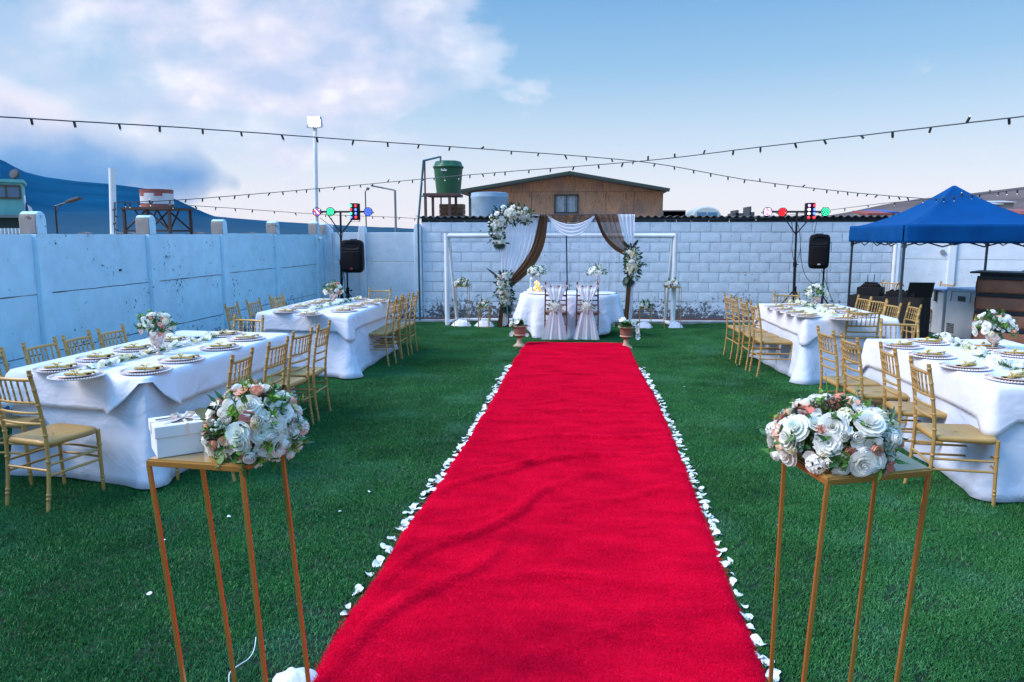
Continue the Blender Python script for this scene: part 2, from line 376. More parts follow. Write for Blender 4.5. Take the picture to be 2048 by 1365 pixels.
RED=bpy.data.materials.new('red_plush'); RED.use_nodes=True
def redm():
    t=RED.node_tree; p=t.nodes['Principled BSDF']; p.inputs['Roughness'].default_value=.75; p.inputs['Sheen Weight'].default_value=1.0; p.inputs['Sheen Roughness'].default_value=.4; p.inputs['Sheen Tint'].default_value=(1,.03,.13,1); p.inputs['Specular IOR Level'].default_value=.06
    g=N('ShaderNodeNewGeometry',t); n=N('ShaderNodeTexNoise',t); n.inputs['Scale'].default_value=3.2; n.inputs['Detail'].default_value=7; n.inputs['Roughness'].default_value=.65
    mp=N('ShaderNodeMapping',t); mp.inputs['Scale'].default_value=(.7,1.6,1); mp.inputs['Rotation'].default_value=(0,0,.3); L(g.outputs['Position'],mp.inputs[0],t); L(mp.outputs[0],n.inputs['Vector'],t)
    L(RAMP(n.outputs[0],[(.3,(.66,.0,.036)),(.5,(.82,.001,.048)),(.7,(.92,.003,.060))],t),p.inputs['Base Color'],t)
redm()
g=G(); g.quadgrid(cpt,70,330)
carpet=tag(g.build('carpet_runner',RED,angle=180),'long red plush aisle carpet running up to the couple\'s table','carpet')
g=G(); g.quadgrid(cpt,70,330); pile=g.build('pile',RED,carpet,angle=180); tag(pile,None,None,None,'stuff')
def bp(ng,geo):
    n=ng.nodes.new; l=ng.links.new
    dp=n('GeometryNodeDistributePointsOnFaces'); l(geo,dp.inputs['Mesh']); dp.inputs['Density'].default_value=2400
    pa=blade_patch(ng,.062,19000,.0011,.009,.85,RED,5)
    ip=n('GeometryNodeInstanceOnPoints'); l(dp.outputs['Points'],ip.inputs['Points']); l(pa,ip.inputs['Instance'])
    er=n('FunctionNodeAlignRotationToVector') if hasattr(bpy.types,'FunctionNodeAlignRotationToVector') else n('FunctionNodeAlignEulerToVector')
    rv=n('FunctionNodeRandomValue'); rv.data_type='FLOAT_VECTOR'; rv.inputs[0].default_value=(0,0,0); rv.inputs[1].default_value=(0,0,6.28); l(rv.outputs[0],er.inputs['Rotation'])
    er.axis='Z'; l(dp.outputs['Normal'],er.inputs['Vector']); l(er.outputs[0],ip.inputs['Rotation'])
    return ip.outputs[0]
gn(pile,'plush_pile',bp)
# ---- kerb strip along the back wall
KERB=mat('rough_concrete',(.36,.37,.39),.9,var=.35,vscale=7,bump=.4,bscale=30)
g=G(); g.quadgrid(lambda u,v:(-5.2+13.2*u,lawnfar(-5.2+13.2*u)+(.30 if v>0 else 0),.045 if v<.99 else .05),30,1)
g.quadgrid(lambda u,v:(-5.2+13.2*u,lawnfar(-5.2+13.2*u),-.02+.065*v),30,1)
tag(recalc(g.build('kerb',KERB)),kind='structure')
g=G(); g.tube([(x,wallY(x)-.12+.012*math.sin(x*2.1),.063) for x in [ -4.6+.4*i for i in range(31)]],.016,6)
tag(g.build('ground_pipe',mat('red_brown_pipe',(.16,.05,.04),.6)),'thin red brown pipe running along the foot of the back wall','pipe')
# ---- far terrain
MTN=mat('mountain_haze_blue',(.006,.066,.14),.95,spec=0,var=.35,vscale=.004,pos=True)  # blue of haze and distance painted into the slope colour
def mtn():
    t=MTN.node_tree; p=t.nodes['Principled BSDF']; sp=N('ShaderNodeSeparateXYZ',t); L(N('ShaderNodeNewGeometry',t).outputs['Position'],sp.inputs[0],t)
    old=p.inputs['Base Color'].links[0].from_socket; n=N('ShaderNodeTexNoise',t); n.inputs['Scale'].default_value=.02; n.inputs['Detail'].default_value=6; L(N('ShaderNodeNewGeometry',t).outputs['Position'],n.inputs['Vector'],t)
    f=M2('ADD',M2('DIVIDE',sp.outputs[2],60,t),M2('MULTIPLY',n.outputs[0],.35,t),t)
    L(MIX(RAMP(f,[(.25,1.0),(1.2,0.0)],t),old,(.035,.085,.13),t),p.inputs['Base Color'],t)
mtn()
def ridge_mesh(name,pts,Yr,Yb,m,nseg=70,rows=14,rough=6,seed=1):
    g=G(); xs=[p[0] for p in pts]
    def top(px):
        for a,b in zip(pts,pts[1:]):
            if px<=b[0]: return a[1]+(b[1]-a[1])*(px-a[0])/(b[0]-a[0])
        return pts[-1][1]
    def fn(u,v):
        px=xs[0]+(xs[-1]-xs[0])*u; P=atY(px,top(px),Yr); Bx=atY(px,470,Yb)
        k=v**1.35; x=Bx.x+(P.x-Bx.x)*v; y=Yb+(Yr-Yb)*v; z=-2+(P.z+2)*k
        z+=rough*math.sin(PI*v)*nz(x,y,seed,1/(Yr*.09))+.3*rough*math.sin(PI*v)*nz(x,y,seed+3,1/(Yr*.03)) 
        return (x,y,z)
    g.quadgrid(fn,nseg,rows)
    def bk(u,v):
        a=fn(u,1.0); return (a[0],a[1]+v*Yr*.25,a[2]*(1-v)-2*v)
    g.quadgrid(bk,nseg,4)
    return tag(g.build(name,m,angle=180),kind='structure')
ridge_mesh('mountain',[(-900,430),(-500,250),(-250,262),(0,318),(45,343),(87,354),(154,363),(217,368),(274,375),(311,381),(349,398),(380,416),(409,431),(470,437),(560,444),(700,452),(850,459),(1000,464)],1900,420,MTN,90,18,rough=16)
HILL=mat('dry_hill',(.15,.12,.115),.95,spec=0,var=.3,vscale=.03,bump=.2,bscale=.4,pos=True)
ridge_mesh('hill',[(1480,452),(1560,440),(1640,434),(1700,424),(1770,409),(1830,399),(1900,392),(1960,385),(2048,374),(2200,352),(2500,330),(2900,360)],420,90,HILL,60,12,rough=4,seed=4)
# ---- left wall: precast posts and panels
PWL=wall_mat('pale_blue_lime_paint',(.55,.82,.97),(.10,.16,.24),.052,.15)
PWB=wall_mat('white_lime_paint',(.74,.83,.92),(.19,.195,.21),.022,.20)
RAWC=wall_mat('raw_concrete',(.30,.27,.26),(.10,.09,.09),.05,.05)
lw=thing('panel_wall','pale blue precast concrete panel wall behind the left tables','wall',(-5.35,8,0))
XW=-5.35; posts=[2.9,4.72,6.62,8.45,10.24,12.08,13.98,14.42]
def post(g,x,y,w,d,h):
    poly=[(-w/2,0),(w/2,0),(w/2,h-.06)]+[(w/2*math.cos(a),h-.06+.06*math.sin(a)) for a in (R(30),R(60),R(90),R(120),R(150))]+[(-w/2,h-.06)]
    g.prism([(x+p,q) for p,q in poly],y-d/2,y+d/2)
def relp(o,root):
    o.parent=root; o.location=Vector(o.location)-Vector(root.location); return o
for i,py in enumerate(posts):
    g=G(); w_=.115; h=1.985+rnd.uniform(-.015,.015)
    g.box((XW-.0125,py,.88),(.175,.14,1.76)); relp(g.build('post',PWL,smooth=False,bevel=.012),lw)
    poly=[(-.07,1.75),(.07,1.75),(.07,h-.07),(.055,h-.025),(.02,h),(-.02,h),(-.055,h-.025),(-.07,h-.07)]
    g=G(); g.prism([(py+p,q) for p,q in poly],XW-.104,XW+.079,axis='x')
    o=relp(recalc(g.build('post_cap',PWL,bevel=.012)),lw); o.data.materials.append(RAWC)
    for q in o.data.polygons:
        if q.normal.y<-.9: q.material_index=1
    if i<len(posts)-1:
        y0,y1=py+.072,posts[i+1]-.072; nn=3 if posts[i+1]-py>1 else 1; zt=1.765+rnd.uniform(-.012,.012)
        g=G(); g.box((XW-.04,(y0+y1)/2,zt/2-.01),(.03,y1-y0,zt-.02)); relp(g.build('backing',RAWC,smooth=False),lw)
        for k in range(nn):
            za,zb=zt*k/nn+(.006 if k else 0),zt*(k+1)/nn-.003
            g=G(); ox=rnd.uniform(-.006,.006)
            def fn(u,v,y0=y0,y1=y1,za=za,zb=zb,ox=ox): 
                y=y0+(y1-y0)*u; return (XW+.022+ox+.004*nz(y,v,k,3),y,za+(zb-za)*v+(.006*nz(y,k,2,4) if v in(0,1) else 0))
            g.quadgrid(fn,10,4)
            b0=len(g.v); g.box((XW-.02,(y0+y1)/2,(za+zb)/2),(.06,y1-y0-.002,zb-za-.012))
            relp(recalc(g.build('panel',PWL,smooth=False)),lw)
# continuation of the panel wall behind the left speaker
lw2=thing('panel_wall','short white panel wall joining the blue wall to the block wall, behind the left speaker','wall',(-4.2,14.5,0))
xs=[-5.28,-3.32]
for i,px in enumerate((-5.24,-4.55,-3.42)):
    g=G(); h=1.98 if i!=1 else 1.94; poly=[(-.07,0),(.07,0),(.07,h-.06),(.04,h-.01),(-.04,h-.01),(-.07,h-.06)]
    g.prism([(px+p,q) for p,q in poly],wallY(px)-.07,wallY(px)+.08)
    relp(recalc(g.build('post',PWB,bevel=.01)),lw2)
for a,b in ((-5.17,-4.62),(-4.48,-3.49)):
    for k in range(3):
        za,zb=1.80*k/3+(.006 if k else 0),1.80*(k+1)/3-.004
        g=G(); g.box(((a+b)/2,wallY((a+b)/2),(za+zb)/2),(b-a,.07,zb-za),Matrix.Rotation(.0665,3,'Z'))
        relp(g.build('panel',PWB,smooth=False,bevel=.008),lw2)
# ---- back wall of painted concrete blocks
bw=thing('block_wall','whitewashed concrete block wall behind the wedding arch and goal','wall',(1.4,wallY(1.4),0))
BX0,BX1=-3.34,6.05; ang=math.atan(.0666); cz=math.cos(ang); HC=.2005; NC=10
g=G(); Lw=(BX1-BX0)/cz
g.box((Lw/2,.09,1.0),(Lw,.14,2.0)); core=g.build('mortar',PWB,bw,smooth=False); 
core.location=Vector((BX0,wallY(BX0),0))-Vector(bw.location); core.rotation_euler=(0,0,ang)
blk=[]
for k in range(6):
    g=G(); jr=random.Random(k)
    def fb(u,v,k=k):
        e=.0035 if (u in(0,1) or v in(0,1)) else 0
        return (-.196+.392*u,e-.009+.006*nz(u*4,v*3,k*3),(-.0955+.191*v))
    g.quadgrid(fb,6,4); b=len(g.v); 
    g.quadgrid(lambda u,v:[(-.196+.392*u,.03,-.0955),( -.196+.392*u,.03,.0955)][0 if v==0 else 1],1,1)
    me=g.mesh('block',True,60); me.materials.append(PWB); blk.append(me)
half=[]
def add_block(s,z,wd):
    o=bpy.data.objects.new('block',rnd.choice(blk)); COL.objects.link(o); o.parent=core
    o.location=(s,.009+rnd.uniform(-.005,.004),z); o.scale=(wd/.4,1,1); o.rotation_euler=(rnd.uniform(-.006,.006),0,rnd.uniform(-.006,.006)+(PI*0)); return o
for r_ in range(NC):
    z=.1+HC*r_; s=0.0; first=True
    while s<Lw-.03:
        wd=.4
        if first and r_%2: wd=.2
        first=False
        wd=min(wd,Lw-s); add_block(s+wd/2,z-.0+0,wd); s+=wd
# plastered wall on the right, angled towards the camera
rw=thing('plastered_wall','plain white plastered wall behind the canopy and freezers','wall',(6.05,wallY(6.05),0))
pa,pb=Vector((6.05,wallY(6.05)+.02,0)),Vector((11.5,wallY(6.05)-1.65,0)); dv=(pb-pa); an2=math.atan2(dv.y,dv.x); Lr=dv.length
for k in range(3):
    g=G(); za,zb=.64*k+(.008 if k else 0),.64*(k+1)-(.004 if k<2 else 0)
    g.quadgrid(lambda u,v:(Lr*u,-.03+.006*nz(u*8,v,k,2),za+(zb-za)*v),24,4); g.box((Lr/2,.05,(za+zb)/2),(Lr,.1,zb-za-.016))
    o=g.build('panel',PWB,rw,smooth=False,rot=(0,0,an2))
for s in (.06,1.02,2.4):
    g=G(); g.box((s,-.045,.97),(.13,.06,1.94)); g.build('pilaster',PWB,rw,rot=(0,0,an2),smooth=False,bevel=.012)
g=G(); g.lathe([(.0,0),(.045,.0),(.045,.03),(.03,.03)],12); o=g.build('vent_cap',mat('grey_vent',(.25,.27,.3),.6),rw); o.matrix_local=Matrix.Rotation(an2,4,'Z')@Matrix.Translation((.85,-.04,1.42))@Matrix.Rotation(PI/2,4,'X')
# vertical drain pipe at the corner of the block wall
g=G(); P=atY(1788,540,14.93); g.tube([(P.x,P.y,.02),(P.x,P.y,1.98)],.035,10); tag(g.build('drain_pipe',WHITEP),'white vertical drain pipe on the block wall beside the canopy leg','pipe')
# dark pipe at the left end of the block wall
g=G(); P0=atY(840,646,14.28); Pm=Vector((P0.x,14.28,1.98)); Pt=atY(847,322,14.3); 
TEALP=mat('teal_pipe',(.02,.12,.15),.5,var=.2)
Pq=atY(881,314,15.6); Pr=Vector((Pq.x,Pq.y,Pq.z-.12))
g.tube([P0,Pm,Pt],.022,8); g.tube([Pt,Pq,Pr],.02,8)
A=atY(841,393,14.29); B=atY(852,393,15.2); g.tube([A,B],.015,6); A=atY(843,322,14.3); 
tag(g.build('water_pipe',TEALP),'teal water pipe climbing from the wall end over the green tank','pipe')
# ---- lean-to roof behind the wall
sh=thing('lean_to_roof','low corrugated sheet roof on dark boards along the top of the block wall','roof',(1.4,wallY(1.4)+.1,2.0))
DKW=mat('dark_old_board',(.035,.035,.04),.85,var=.5,vscale=6,bump=.3,bscale=30)
def onw(x,dy,z): return (x,wallY(x)+dy,z)
xx=-3.36
while xx<6.3:
    ln=min(rnd.uniform(1.1,2.0),6.35-xx); zb=1.978+rnd.uniform(-.008,.008); zt=2.098
    if .9<xx+ln/2<3.0 and rnd.random()<.4: zb-=.03
    g=G(); c=onw(xx+ln/2,.045,(zb+zt)/2); g.box(c,(ln-.008,.028,zt-zb),Matrix.Rotation(ang,3,'Z')); relp(g.build('fascia_board',DKW,smooth=False),sh); xx+=ln
CORR=mat('fibre_cement',(.10,.10,.105),.85,var=.4,vscale=4,bump=.2,bscale=40)
xx=-3.45
while xx<6.4:
    g=G(); ln=.9
    g.quadgrid(lambda u,v:(xx+ln*u+.0,wallY(xx+ln*u)-.05+1.6*v,2.108+.020*math.sin((xx+ln*u)*2*PI/.145)-.03*v+(.004 if int(xx*10)%2 else 0)),50,3)
    relp(g.build('corrugated_sheet',CORR,solid=.008,angle=180),sh); xx+=ln-.06
# ============================================================ CHAIRS
def ringed(path,r0,r1,rings,n=34,seg=8):
    pts=smoothpts(path,max(2,n//(len(path)-1))); tot=len(pts)
    P=[];RR=[]
    for i,p in enumerate(pts):
        t=i/(tot-1); P.append(p); RR.append(r0+(r1-r0)*t)
    # insert ring bumps
    out=[];rr=[]
    for i in range(tot-1):
        out.append(P[i]); rr.append(RR[i])
        for zr in rings:
            a,b=P[i].z,P[i+1].z
            if min(a,b)<=zr<max(a,b):
                t=(zr-a)/(b-a); L0=(P[i+1]-P[i]).length
                for dz,k in ((-.008,1.0),(-.005,1.22),(0,1.28),(.005,1.22),(.008,1.0)):
                    tt=t+dz/L0
                    if 0.02<tt<.98: out.append(P[i].lerp(P[i+1],tt)); rr.append(RR[i]*k)
    out.append(P[-1]); rr.append(RR[-1])
    return G().tube(out,rr,seg)
def chair_meshes():
    M={}
    for s in (-1,1):
        M['post%d'%s]=ringed([(s*.178,-.235,0),(s*.178,-.208,.22),(s*.176,-.20,.46),(s*.172,-.222,.68),(s*.168,-.262,.905),(s*.1675,-.265,.92)],.0115,.0135,(.09,.115,.33,.50,.60,.70,.80,.895),40).mesh('back_post')
        M['leg%d'%s]=ringed([(s*.178,.185,0),(s*.181,.178,.22),(s*.183,.172,.445)],.0105,.0145,(.085,.11,.34),20).mesh('front_leg')
        for k,z in ((0,.305),(1,.235)):
            M['side%d%d'%(s,k)]=G().tube([(s*.178,-.20,z),(s*.181,.178,z)],.0085,7).mesh('stretcher')
    def rail(z,y,b,r): return G().tube([(x*.170,y-b*(1-x*x),z) for x in (-1,-.75,-.5,-.25,0,.25,.5,.75,1)],r,7).mesh('back_rail')
    for k,(z,y,r) in enumerate(((.865,-.254,.0115),(.715,-.228,.010),(.645,-.217,.0095),(.575,-.208,.0095))): M['rail%d'%k]=rail(z,y,.026,r)
    for i in range(6):
        x=(-1+2*(i+1)/7); 
        a=Vector((x*.170,-.228-.026*(1-x*x),.715)); b=Vector((x*.170,-.254-.026*(1-x*x),.865))
        g=G(); pts=[a.lerp(b,t) for t in (0,.14,.17,.2,.48,.5,.52,.8,.83,.86,1)]; g.tube(pts,[.006,.006,.0085,.006,.006,.0088,.006,.006,.0085,.006,.006],6); M['sp%d'%i]=g.mesh('spindle')
    for k,(z,y) in enumerate(((.31,.181),(.25,.180))): M['front%d'%k]=G().tube([(-.18,y,z),(0,y+.012,z),(.18,y,z)],.0085,7).mesh('stretcher')
    M['backst']=G().tube([(-.177,-.205,.27),(.177,-.205,.27)],.0085,7).mesh('stretcher')
    # seat: rounded trapezoid with a softly dished top
    g=G(); n=40
    def out(a):
        c,s=math.cos(a),math.sin(a); e=.28; x=math.copysign(abs(c)**e,c); y=math.copysign(abs(s)**e,s)
        wd=.183+.017*(y*.5+.5); return x*wd,y*.198-.004
    prof=[(.0,-.034),(.93,-.034),(.985,-.028),(1.0,-.016),(1.0,-.008),(.985,-.001),(.94,.003),(.7,.0),(.35,-.004),(.0,-.005)]
    b=len(g.v)
    for k,(r,z) in enumerate(prof):
        for i in range(n):
            x,y=out(2*PI*i/n); g.v.append((x*r,y*r-.006,.452+z+(.006*(y/.2)**2 if r<.96 and k>4 else 0)))
    for k in range(len(prof)-1):
        for i in range(n):
            j=(i+1)%n; g.f.append((b+k*n+i,b+k*n+j,b+(k+1)*n+j,b+(k+1)*n+i))
    M['seat']=g.mesh('seat',True,50)
    return M
CHM=chair_meshes()
def make_chair(m):
    root=thing('chiavari_chair','x','chair')
    for k,me in CHM.items():
        mm=me if m is GOLD else me.copy()
        if m is not GOLD: mm.materials.clear()
        put(mm.name.split('.')[0],mm,m,root)
    return root
chair0=make_chair(GOLD); used=[False]
def place(x,y,face,label,group,dz=0,tilt=0):
    """x,y: middle of the chair back's top; face: direction the sitter looks, degrees from +X"""
    face+=rnd.uniform(-3,3); a=R(face); o=chair0 if not used[0] else copy_tree(chair0); used[0]=True
    o.location=(x+.265*math.cos(a),y+.265*math.sin(a),dz); o.rotation_euler=(0,0,a-PI/2)
    o['label']=label; o['group']=group; o['category']='chair'; return o
def pl(l,r,face,label,group,**k):
    a=at(*l,.92); b=at(*r,.92); m=(a+b)/2; return place(m.x,m.y,face,label,group,**k)
GA,GB,GC_,GD='gold chairs at the near left table','gold chairs at the far left table','gold chairs at the far right table','gold chairs at the near right table'
cl='gold chair '
pl((463,711),(507,697),180,cl+'on the aisle side, nearest the flower stand, near left table',GA)
pl((532,685),(582,674),178,cl+'on the aisle side of the near left table, second from the flower stand',GA)
pl((587,665),(624,656),176,cl+'on the aisle side of the near left table, third from the flower stand',GA)
pl((635,650),(662,642),181,cl+'on the aisle side of the near left table, farthest from the camera',GA)
place(-4.31,4.72,0,cl+'on the wall side, cut by the photo edge, near left table',GA)
pl((50.5,686),(104.5,676.5),0,cl+'on the blue wall side, second from the photo edge, near left table',GA)
pl((126,672),(176.5,662),2,cl+'on the blue wall side, middle of the row behind near left table',GA)
pl((196,658),(244.5,651),-3,cl+'on the blue wall side beside the goblet, near left table',GA)
fa,fb=at(32,1013),at(120,1026)
_m=(fa+fb)/2; place(_m.x-.065,_m.y-.045,80,cl+'at the near end of the near left table, largest of all',GA)
place(-3.50,7.20,-98,cl+'at the far end of the near left table, facing the camera',GA)
pl((448,609),(475,604.5),0,cl+'on the wall side of the far left table, nearest the camera',GB)
pl((492.5,601),(518.5,597),-2,cl+'on the wall side of the far left table, second from the camera',GB)
place(-4.36,9.80,-4,cl+'on the wall side of the far left table, third, set back a little',GB)
place(-4.10,9.32,6,cl+'on the wall side of the far left table, pushed closest to the cloth',GB)
pl((778.7,597),(794,593.5),180,cl+'on the aisle side of the far left table, nearest the camera',GB)
place(-2.555,9.72,181,cl+'on the aisle side of the far left table, hidden behind the nearest one',GB)
place(-2.53,10.02,179,cl+'on the aisle side of the far left table, third from the camera',GB)
place(-2.50,10.45,180,cl+'on the aisle side of the far left table, last before the block wall',GB)
pl((740,575.6),(780,575.6),-90,cl+'at the far end of the far left table, beside the speaker stand',GB)
place(2.07,9.24,0,cl+'on the aisle side of the far right table, nearest the camera',GC_)
place(2.035,9.70,2,cl+'on the aisle side of the far right table, second from the camera',GC_)
place(2.005,10.18,2,cl+'on the aisle side of the far right table, third, seen edge on',GC_)
place(1.985,10.52,2,cl+'on the aisle side of the far right table, last, edge on',GC_)
pl((1721,591),(1739,594),187,cl+'before the black DJ table, leftmost of four at far right table',GC_)
pl((1747,595.5),(1770,598.5),190,cl+'before the black DJ table, second of four at far right table',GC_)
pl((1776,603),(1801,607),184,cl+'before the black DJ table, beside the front canopy leg',GC_)
pl((1819,606),(1843,610.5),180,cl+'right of the front canopy leg, last of four at far right table',GC_)
pl((1700.6,617),(1758,618),92,cl+'at the near end of the far right table, back to us',GC_)
pl((1552,583.6),(1594,585),-92,cl+'at the far end of the far right table, before the light stand',GC_)
pl((1636,654.5),(1666,661),5,cl+'on the aisle side of the near right table, farthest from the camera',GD)
pl((1682,666),(1715,678),0,cl+'on the aisle side of the near right table, third from the camera',GD)
pl((1760,684.6),(1790.6,699.6),-3,cl+'on the aisle side of the near right table, second from the camera',GD)
pl((1823,713.6),(1856,731),-5,cl+'on the aisle side of the near right table, nearest the camera',GD)
pl((1765.5,638.4),(1833,640),-92,cl+'at the far end of the near right table, facing the camera',GD)
_q=at(1864,668); place(_q.x+.24,_q.y+.10,195,cl+'standing alone against the wall beside the white freezer','spare gold chairs under the canopy')
place(5.55,13.95,215,cl+'half hidden behind the DJ table and canopy leg','spare gold chairs under the canopy')
# ============================================================ TABLES
TABLES={'near left':((-4.13,4.76),(-2.985,4.57),(-2.945,6.84),(-4.09,6.93)),
        'far left':((-4.09,8.65),(-2.865,8.49),(-2.93,10.63),(-4.06,10.69)),
        'far right':((2.56,8.73),(3.58,8.75),(3.50,10.55),(2.42,10.53)),
        'near right':((2.66,4.92),(3.86,4.90),(3.86,7.10),(2.62,7.02))}
def perim(c,n,rad=.012):
    """closed outline of a rounded quadrilateral: list of (point, outward normal, arclength, corner index or None)"""
    P=[Vector((x,y,0)) for x,y in c]; out=[]
    for i in range(4):
        p0,p1,p2=P[i-1],P[i],P[(i+1)%4]; a=(p0-p1).normalized(); b=(p2-p1).normalized()
        na=Vector((-a.y,a.x,0)); 
        nb=Vector((b.y,-b.x,0))
        # normals of the two edges meeting at p1 (outline runs counter-clockwise)
        for k in range(7):
            t=k/6; nn=(na.lerp(nb,t)).normalized(); cen=p1+(a+b)*rad
            out.append((cen+nn*rad,nn,i))
        L_=(p2-p1).length-2*rad; m=n
        for k in range(1,m):
            t=k/m; out.append((p1+b*(rad+L_*t),nb,None))
    return out
def cloth(name,c,ztop,drop,flare,ripple,m,label,cat,group,nv=12,over=0.0,solid=.004,top=True,n=40):
    pr=perim(c,n); cx=sum(p[0].x for p in pr)/len(pr); cy=sum(p[0].y for p in pr)/len(pr); N_=len(pr)
    corners=[i for i,p in enumerate(pr) if p[2] is not None]
    g=G()
    def cdist(i):
        best=9;ci=0
        for j in range(4):
            q=Vector((c[j][0],c[j][1],0)); d=(pr[i][0]-q).length
            if d<best: best=d;ci=j
        return best,ci
    info=[cdist(i) for i in range(N_)]
    s=[0.0]
    for i in range(1,N_): s.append(s[-1]+(pr[i][0]-pr[i-1][0]).length)
    rings=[]
    if top:
        for k in (0,.35,.7,.97):
            rings.append([(cx+(p[0].x-cx)*k,cy+(p[0].y-cy)*k,ztop+.0015*nz(p[0].x*3*k,p[0].y*3*k,1)) for p in pr])
    for j in range(nv+1):
        v=j/nv; row=[]
        for i,(p,nn,_) in enumerate(pr):
            cd_,ci=info[i]; D=drop(ci,cd_,s[i]); 
            rip=ripple*v**1.3*(nz(s[i]*2.2,v*.7,ztop*3+c[0][0])*1.2+.6*math.sin(s[i]*13+3*nz(s[i],0,2)))
            fl=flare(ci,cd_,v)
            rr=.006+over+fl+rip; z=ztop-D*v
            if j==0: rr=over*.5; z=ztop
            elif j==1: z=ztop-D*v
            row.append((p.x+nn.x*rr,p.y+nn.y*rr,z))
        rings.append(row)
    for r_ in rings: g.v+=r_
    for k in range(len(rings)-1):
        for i in range(N_):
            j=(i+1)%N_; g.f.append((k*N_+i,k*N_+j,(k+1)*N_+j,(k+1)*N_+i))
    return tag(recalc(g.build(name,m,smooth=True,angle=70,solid=solid)),label,cat,group)
for key,c in TABLES.items():
    far='far' in key; seed=hash(key)%7
    def d1(ci,cd_,s_): return .775 -(.0 if cd_>.2 else 0)
    def f1(ci,cd_,v,far=far): return .02*v+((.11 if far and ci in (0,1) else .05)*math.exp(-(cd_/.13)**2)*v**2)+.02*v**8
    cloth('tablecloth',c,.778,lambda ci,cd_,s_:.752+.006*math.sin(s_*9),f1,.008,CLOTH,'floor length white tablecloth of the %s banquet table'%key,'tablecloth','white floor length tablecloths')
    if key=='near left':
        def d2(ci,cd_,s_): return (.235+.012*math.sin(s_*3)) if ci!=1 else .03+min(.215,max(0,cd_-.01)*1.0)
        def f2(ci,cd_,v): return .02*v+(.075*v*math.exp(-((cd_-.22)/.07)**2) if ci==1 else .10*v*math.exp(-(cd_/.12)**2))
    elif key=='near right':
        def d2(ci,cd_,s_): return .235+.012*math.sin(s_*2.1)+max(0,.10-.8*cd_)
        def f2(ci,cd_,v): return .010*v+.035*v*math.exp(-(cd_/.09)**1.5)
    else:
        def d2(ci,cd_,s_): return .205+.012*math.sin(s_*2.6)+max(0,.115-.85*cd_)
        def f2(ci,cd_,v): return .010*v+.035*v*math.exp(-(cd_/.09)**1.5)
    cloth('table_topper',c,.786,d2,f2,.005,CLOTH2,'white overlay cloth with hanging edges on top of the %s banquet table'%key,'cloth','white overlay cloths',nv=8,over=.016,solid=.003)
# ============================================================ PLACE SETTINGS
CHG=mat('beaded_glass_charger',(.86,.77,.75),.35,.0,var=.08,vscale=60)
RIMP=mat('rose_gold_rim',(.74,.47,.38),.35,.2)
PORC=mat('white_porcelain',(.82,.82,.84),.2,coat=.4)
NAP=mat('mustard_napkin',(.42,.27,.04),.75,var=.2,vscale=30,bump=.15,bscale=200,sheen=.2)
RIB=mat('gold_satin_ribbon',(.72,.47,.06),.3)
def charger_mesh():
    g=G(); g.lathe([(0,.0),(.13,.0),(.155,.006),(.165,.012),(.165,.015),(.15,.010),(.125,.006),(0,.006)],36,cap=False)
    for i in range(60):
        a=2*PI*i/60; g.lathe([(0,-.007),(.006,-.004),(.0085,0),(.006,.004),(0,.007)],5,(.168*math.cos(a),.168*math.sin(a),.014),cap=False)
    return g.mesh('charger_plate',True,30)
def plate_mesh():
    g=G(); g.lathe([(0,0),(.075,0),(.085,.004),(.125,.016),(.132,.018),(.132,.0205),(.122,.018),(.083,.008),(.0,.006)],36,cap=False); return g.mesh('dinner_plate',True,40)
def napkin_mesh():
    g=G()
    def f(u,v):
        x=-.085+.17*u; a=2*PI*v; e=.9+.12*math.sin(5*a+x*20)*abs(x)/.085; k=1-.45*math.exp(-((x+.01)/.016)**2)
        k*=1+.25*max(0,x/.085); return (x,(.026*math.cos(a)*k*e),.009+.008*math.sin(a)*k*e)
    g.quadgrid(f,12,12)
    for s in (-1,1): 
        b=len(g.v); x=s*.085; g.v.append((x,0,.013)); 
    g.quadgrid(lambda u,v:(.05+.07*u,-.018+.036*v+.012*u,.022+.012*u*math.sin(v*6)),3,4)
    return g.mesh('napkin',True,60)
def bow_mesh():
    g=G()
    for s in (-1,1):
        g.tube([(-.012,0,.024),(-.012+.012*s,.018*s,.040),(-.012+.026*s,.022*s,.034),(-.012+.012*s,.008*s,.027),(-.012,0,.026)],[.004,.006,.007,.006,.004],5,flat=.5)
        g.tube([(-.012,0,.026),(-.012+.02*s,-.02,.03),(-.012+.032*s,-.034,.022)],[.004,.005,.003],5,flat=.4)
    g.tube([(-.012,.0165*math.cos(a),.013+.0135*math.sin(a)) for a in [2*PI*k/12 for k in range(13)]],.005,5,flat=.6)
    return g.mesh('ribbon_bow',True,60)
CHM_,PLM_,NPM_,BWM_=charger_mesh(),plate_mesh(),napkin_mesh(),bow_mesh()
PLM_.materials.append(PORC); CHM_.materials.append(CHG)
RPM=G().lathe([(.1325,.0175),(.1345,.019),(.1325,.0215),(.1305,.0205)],36,cap=False).mesh('plate_rim')
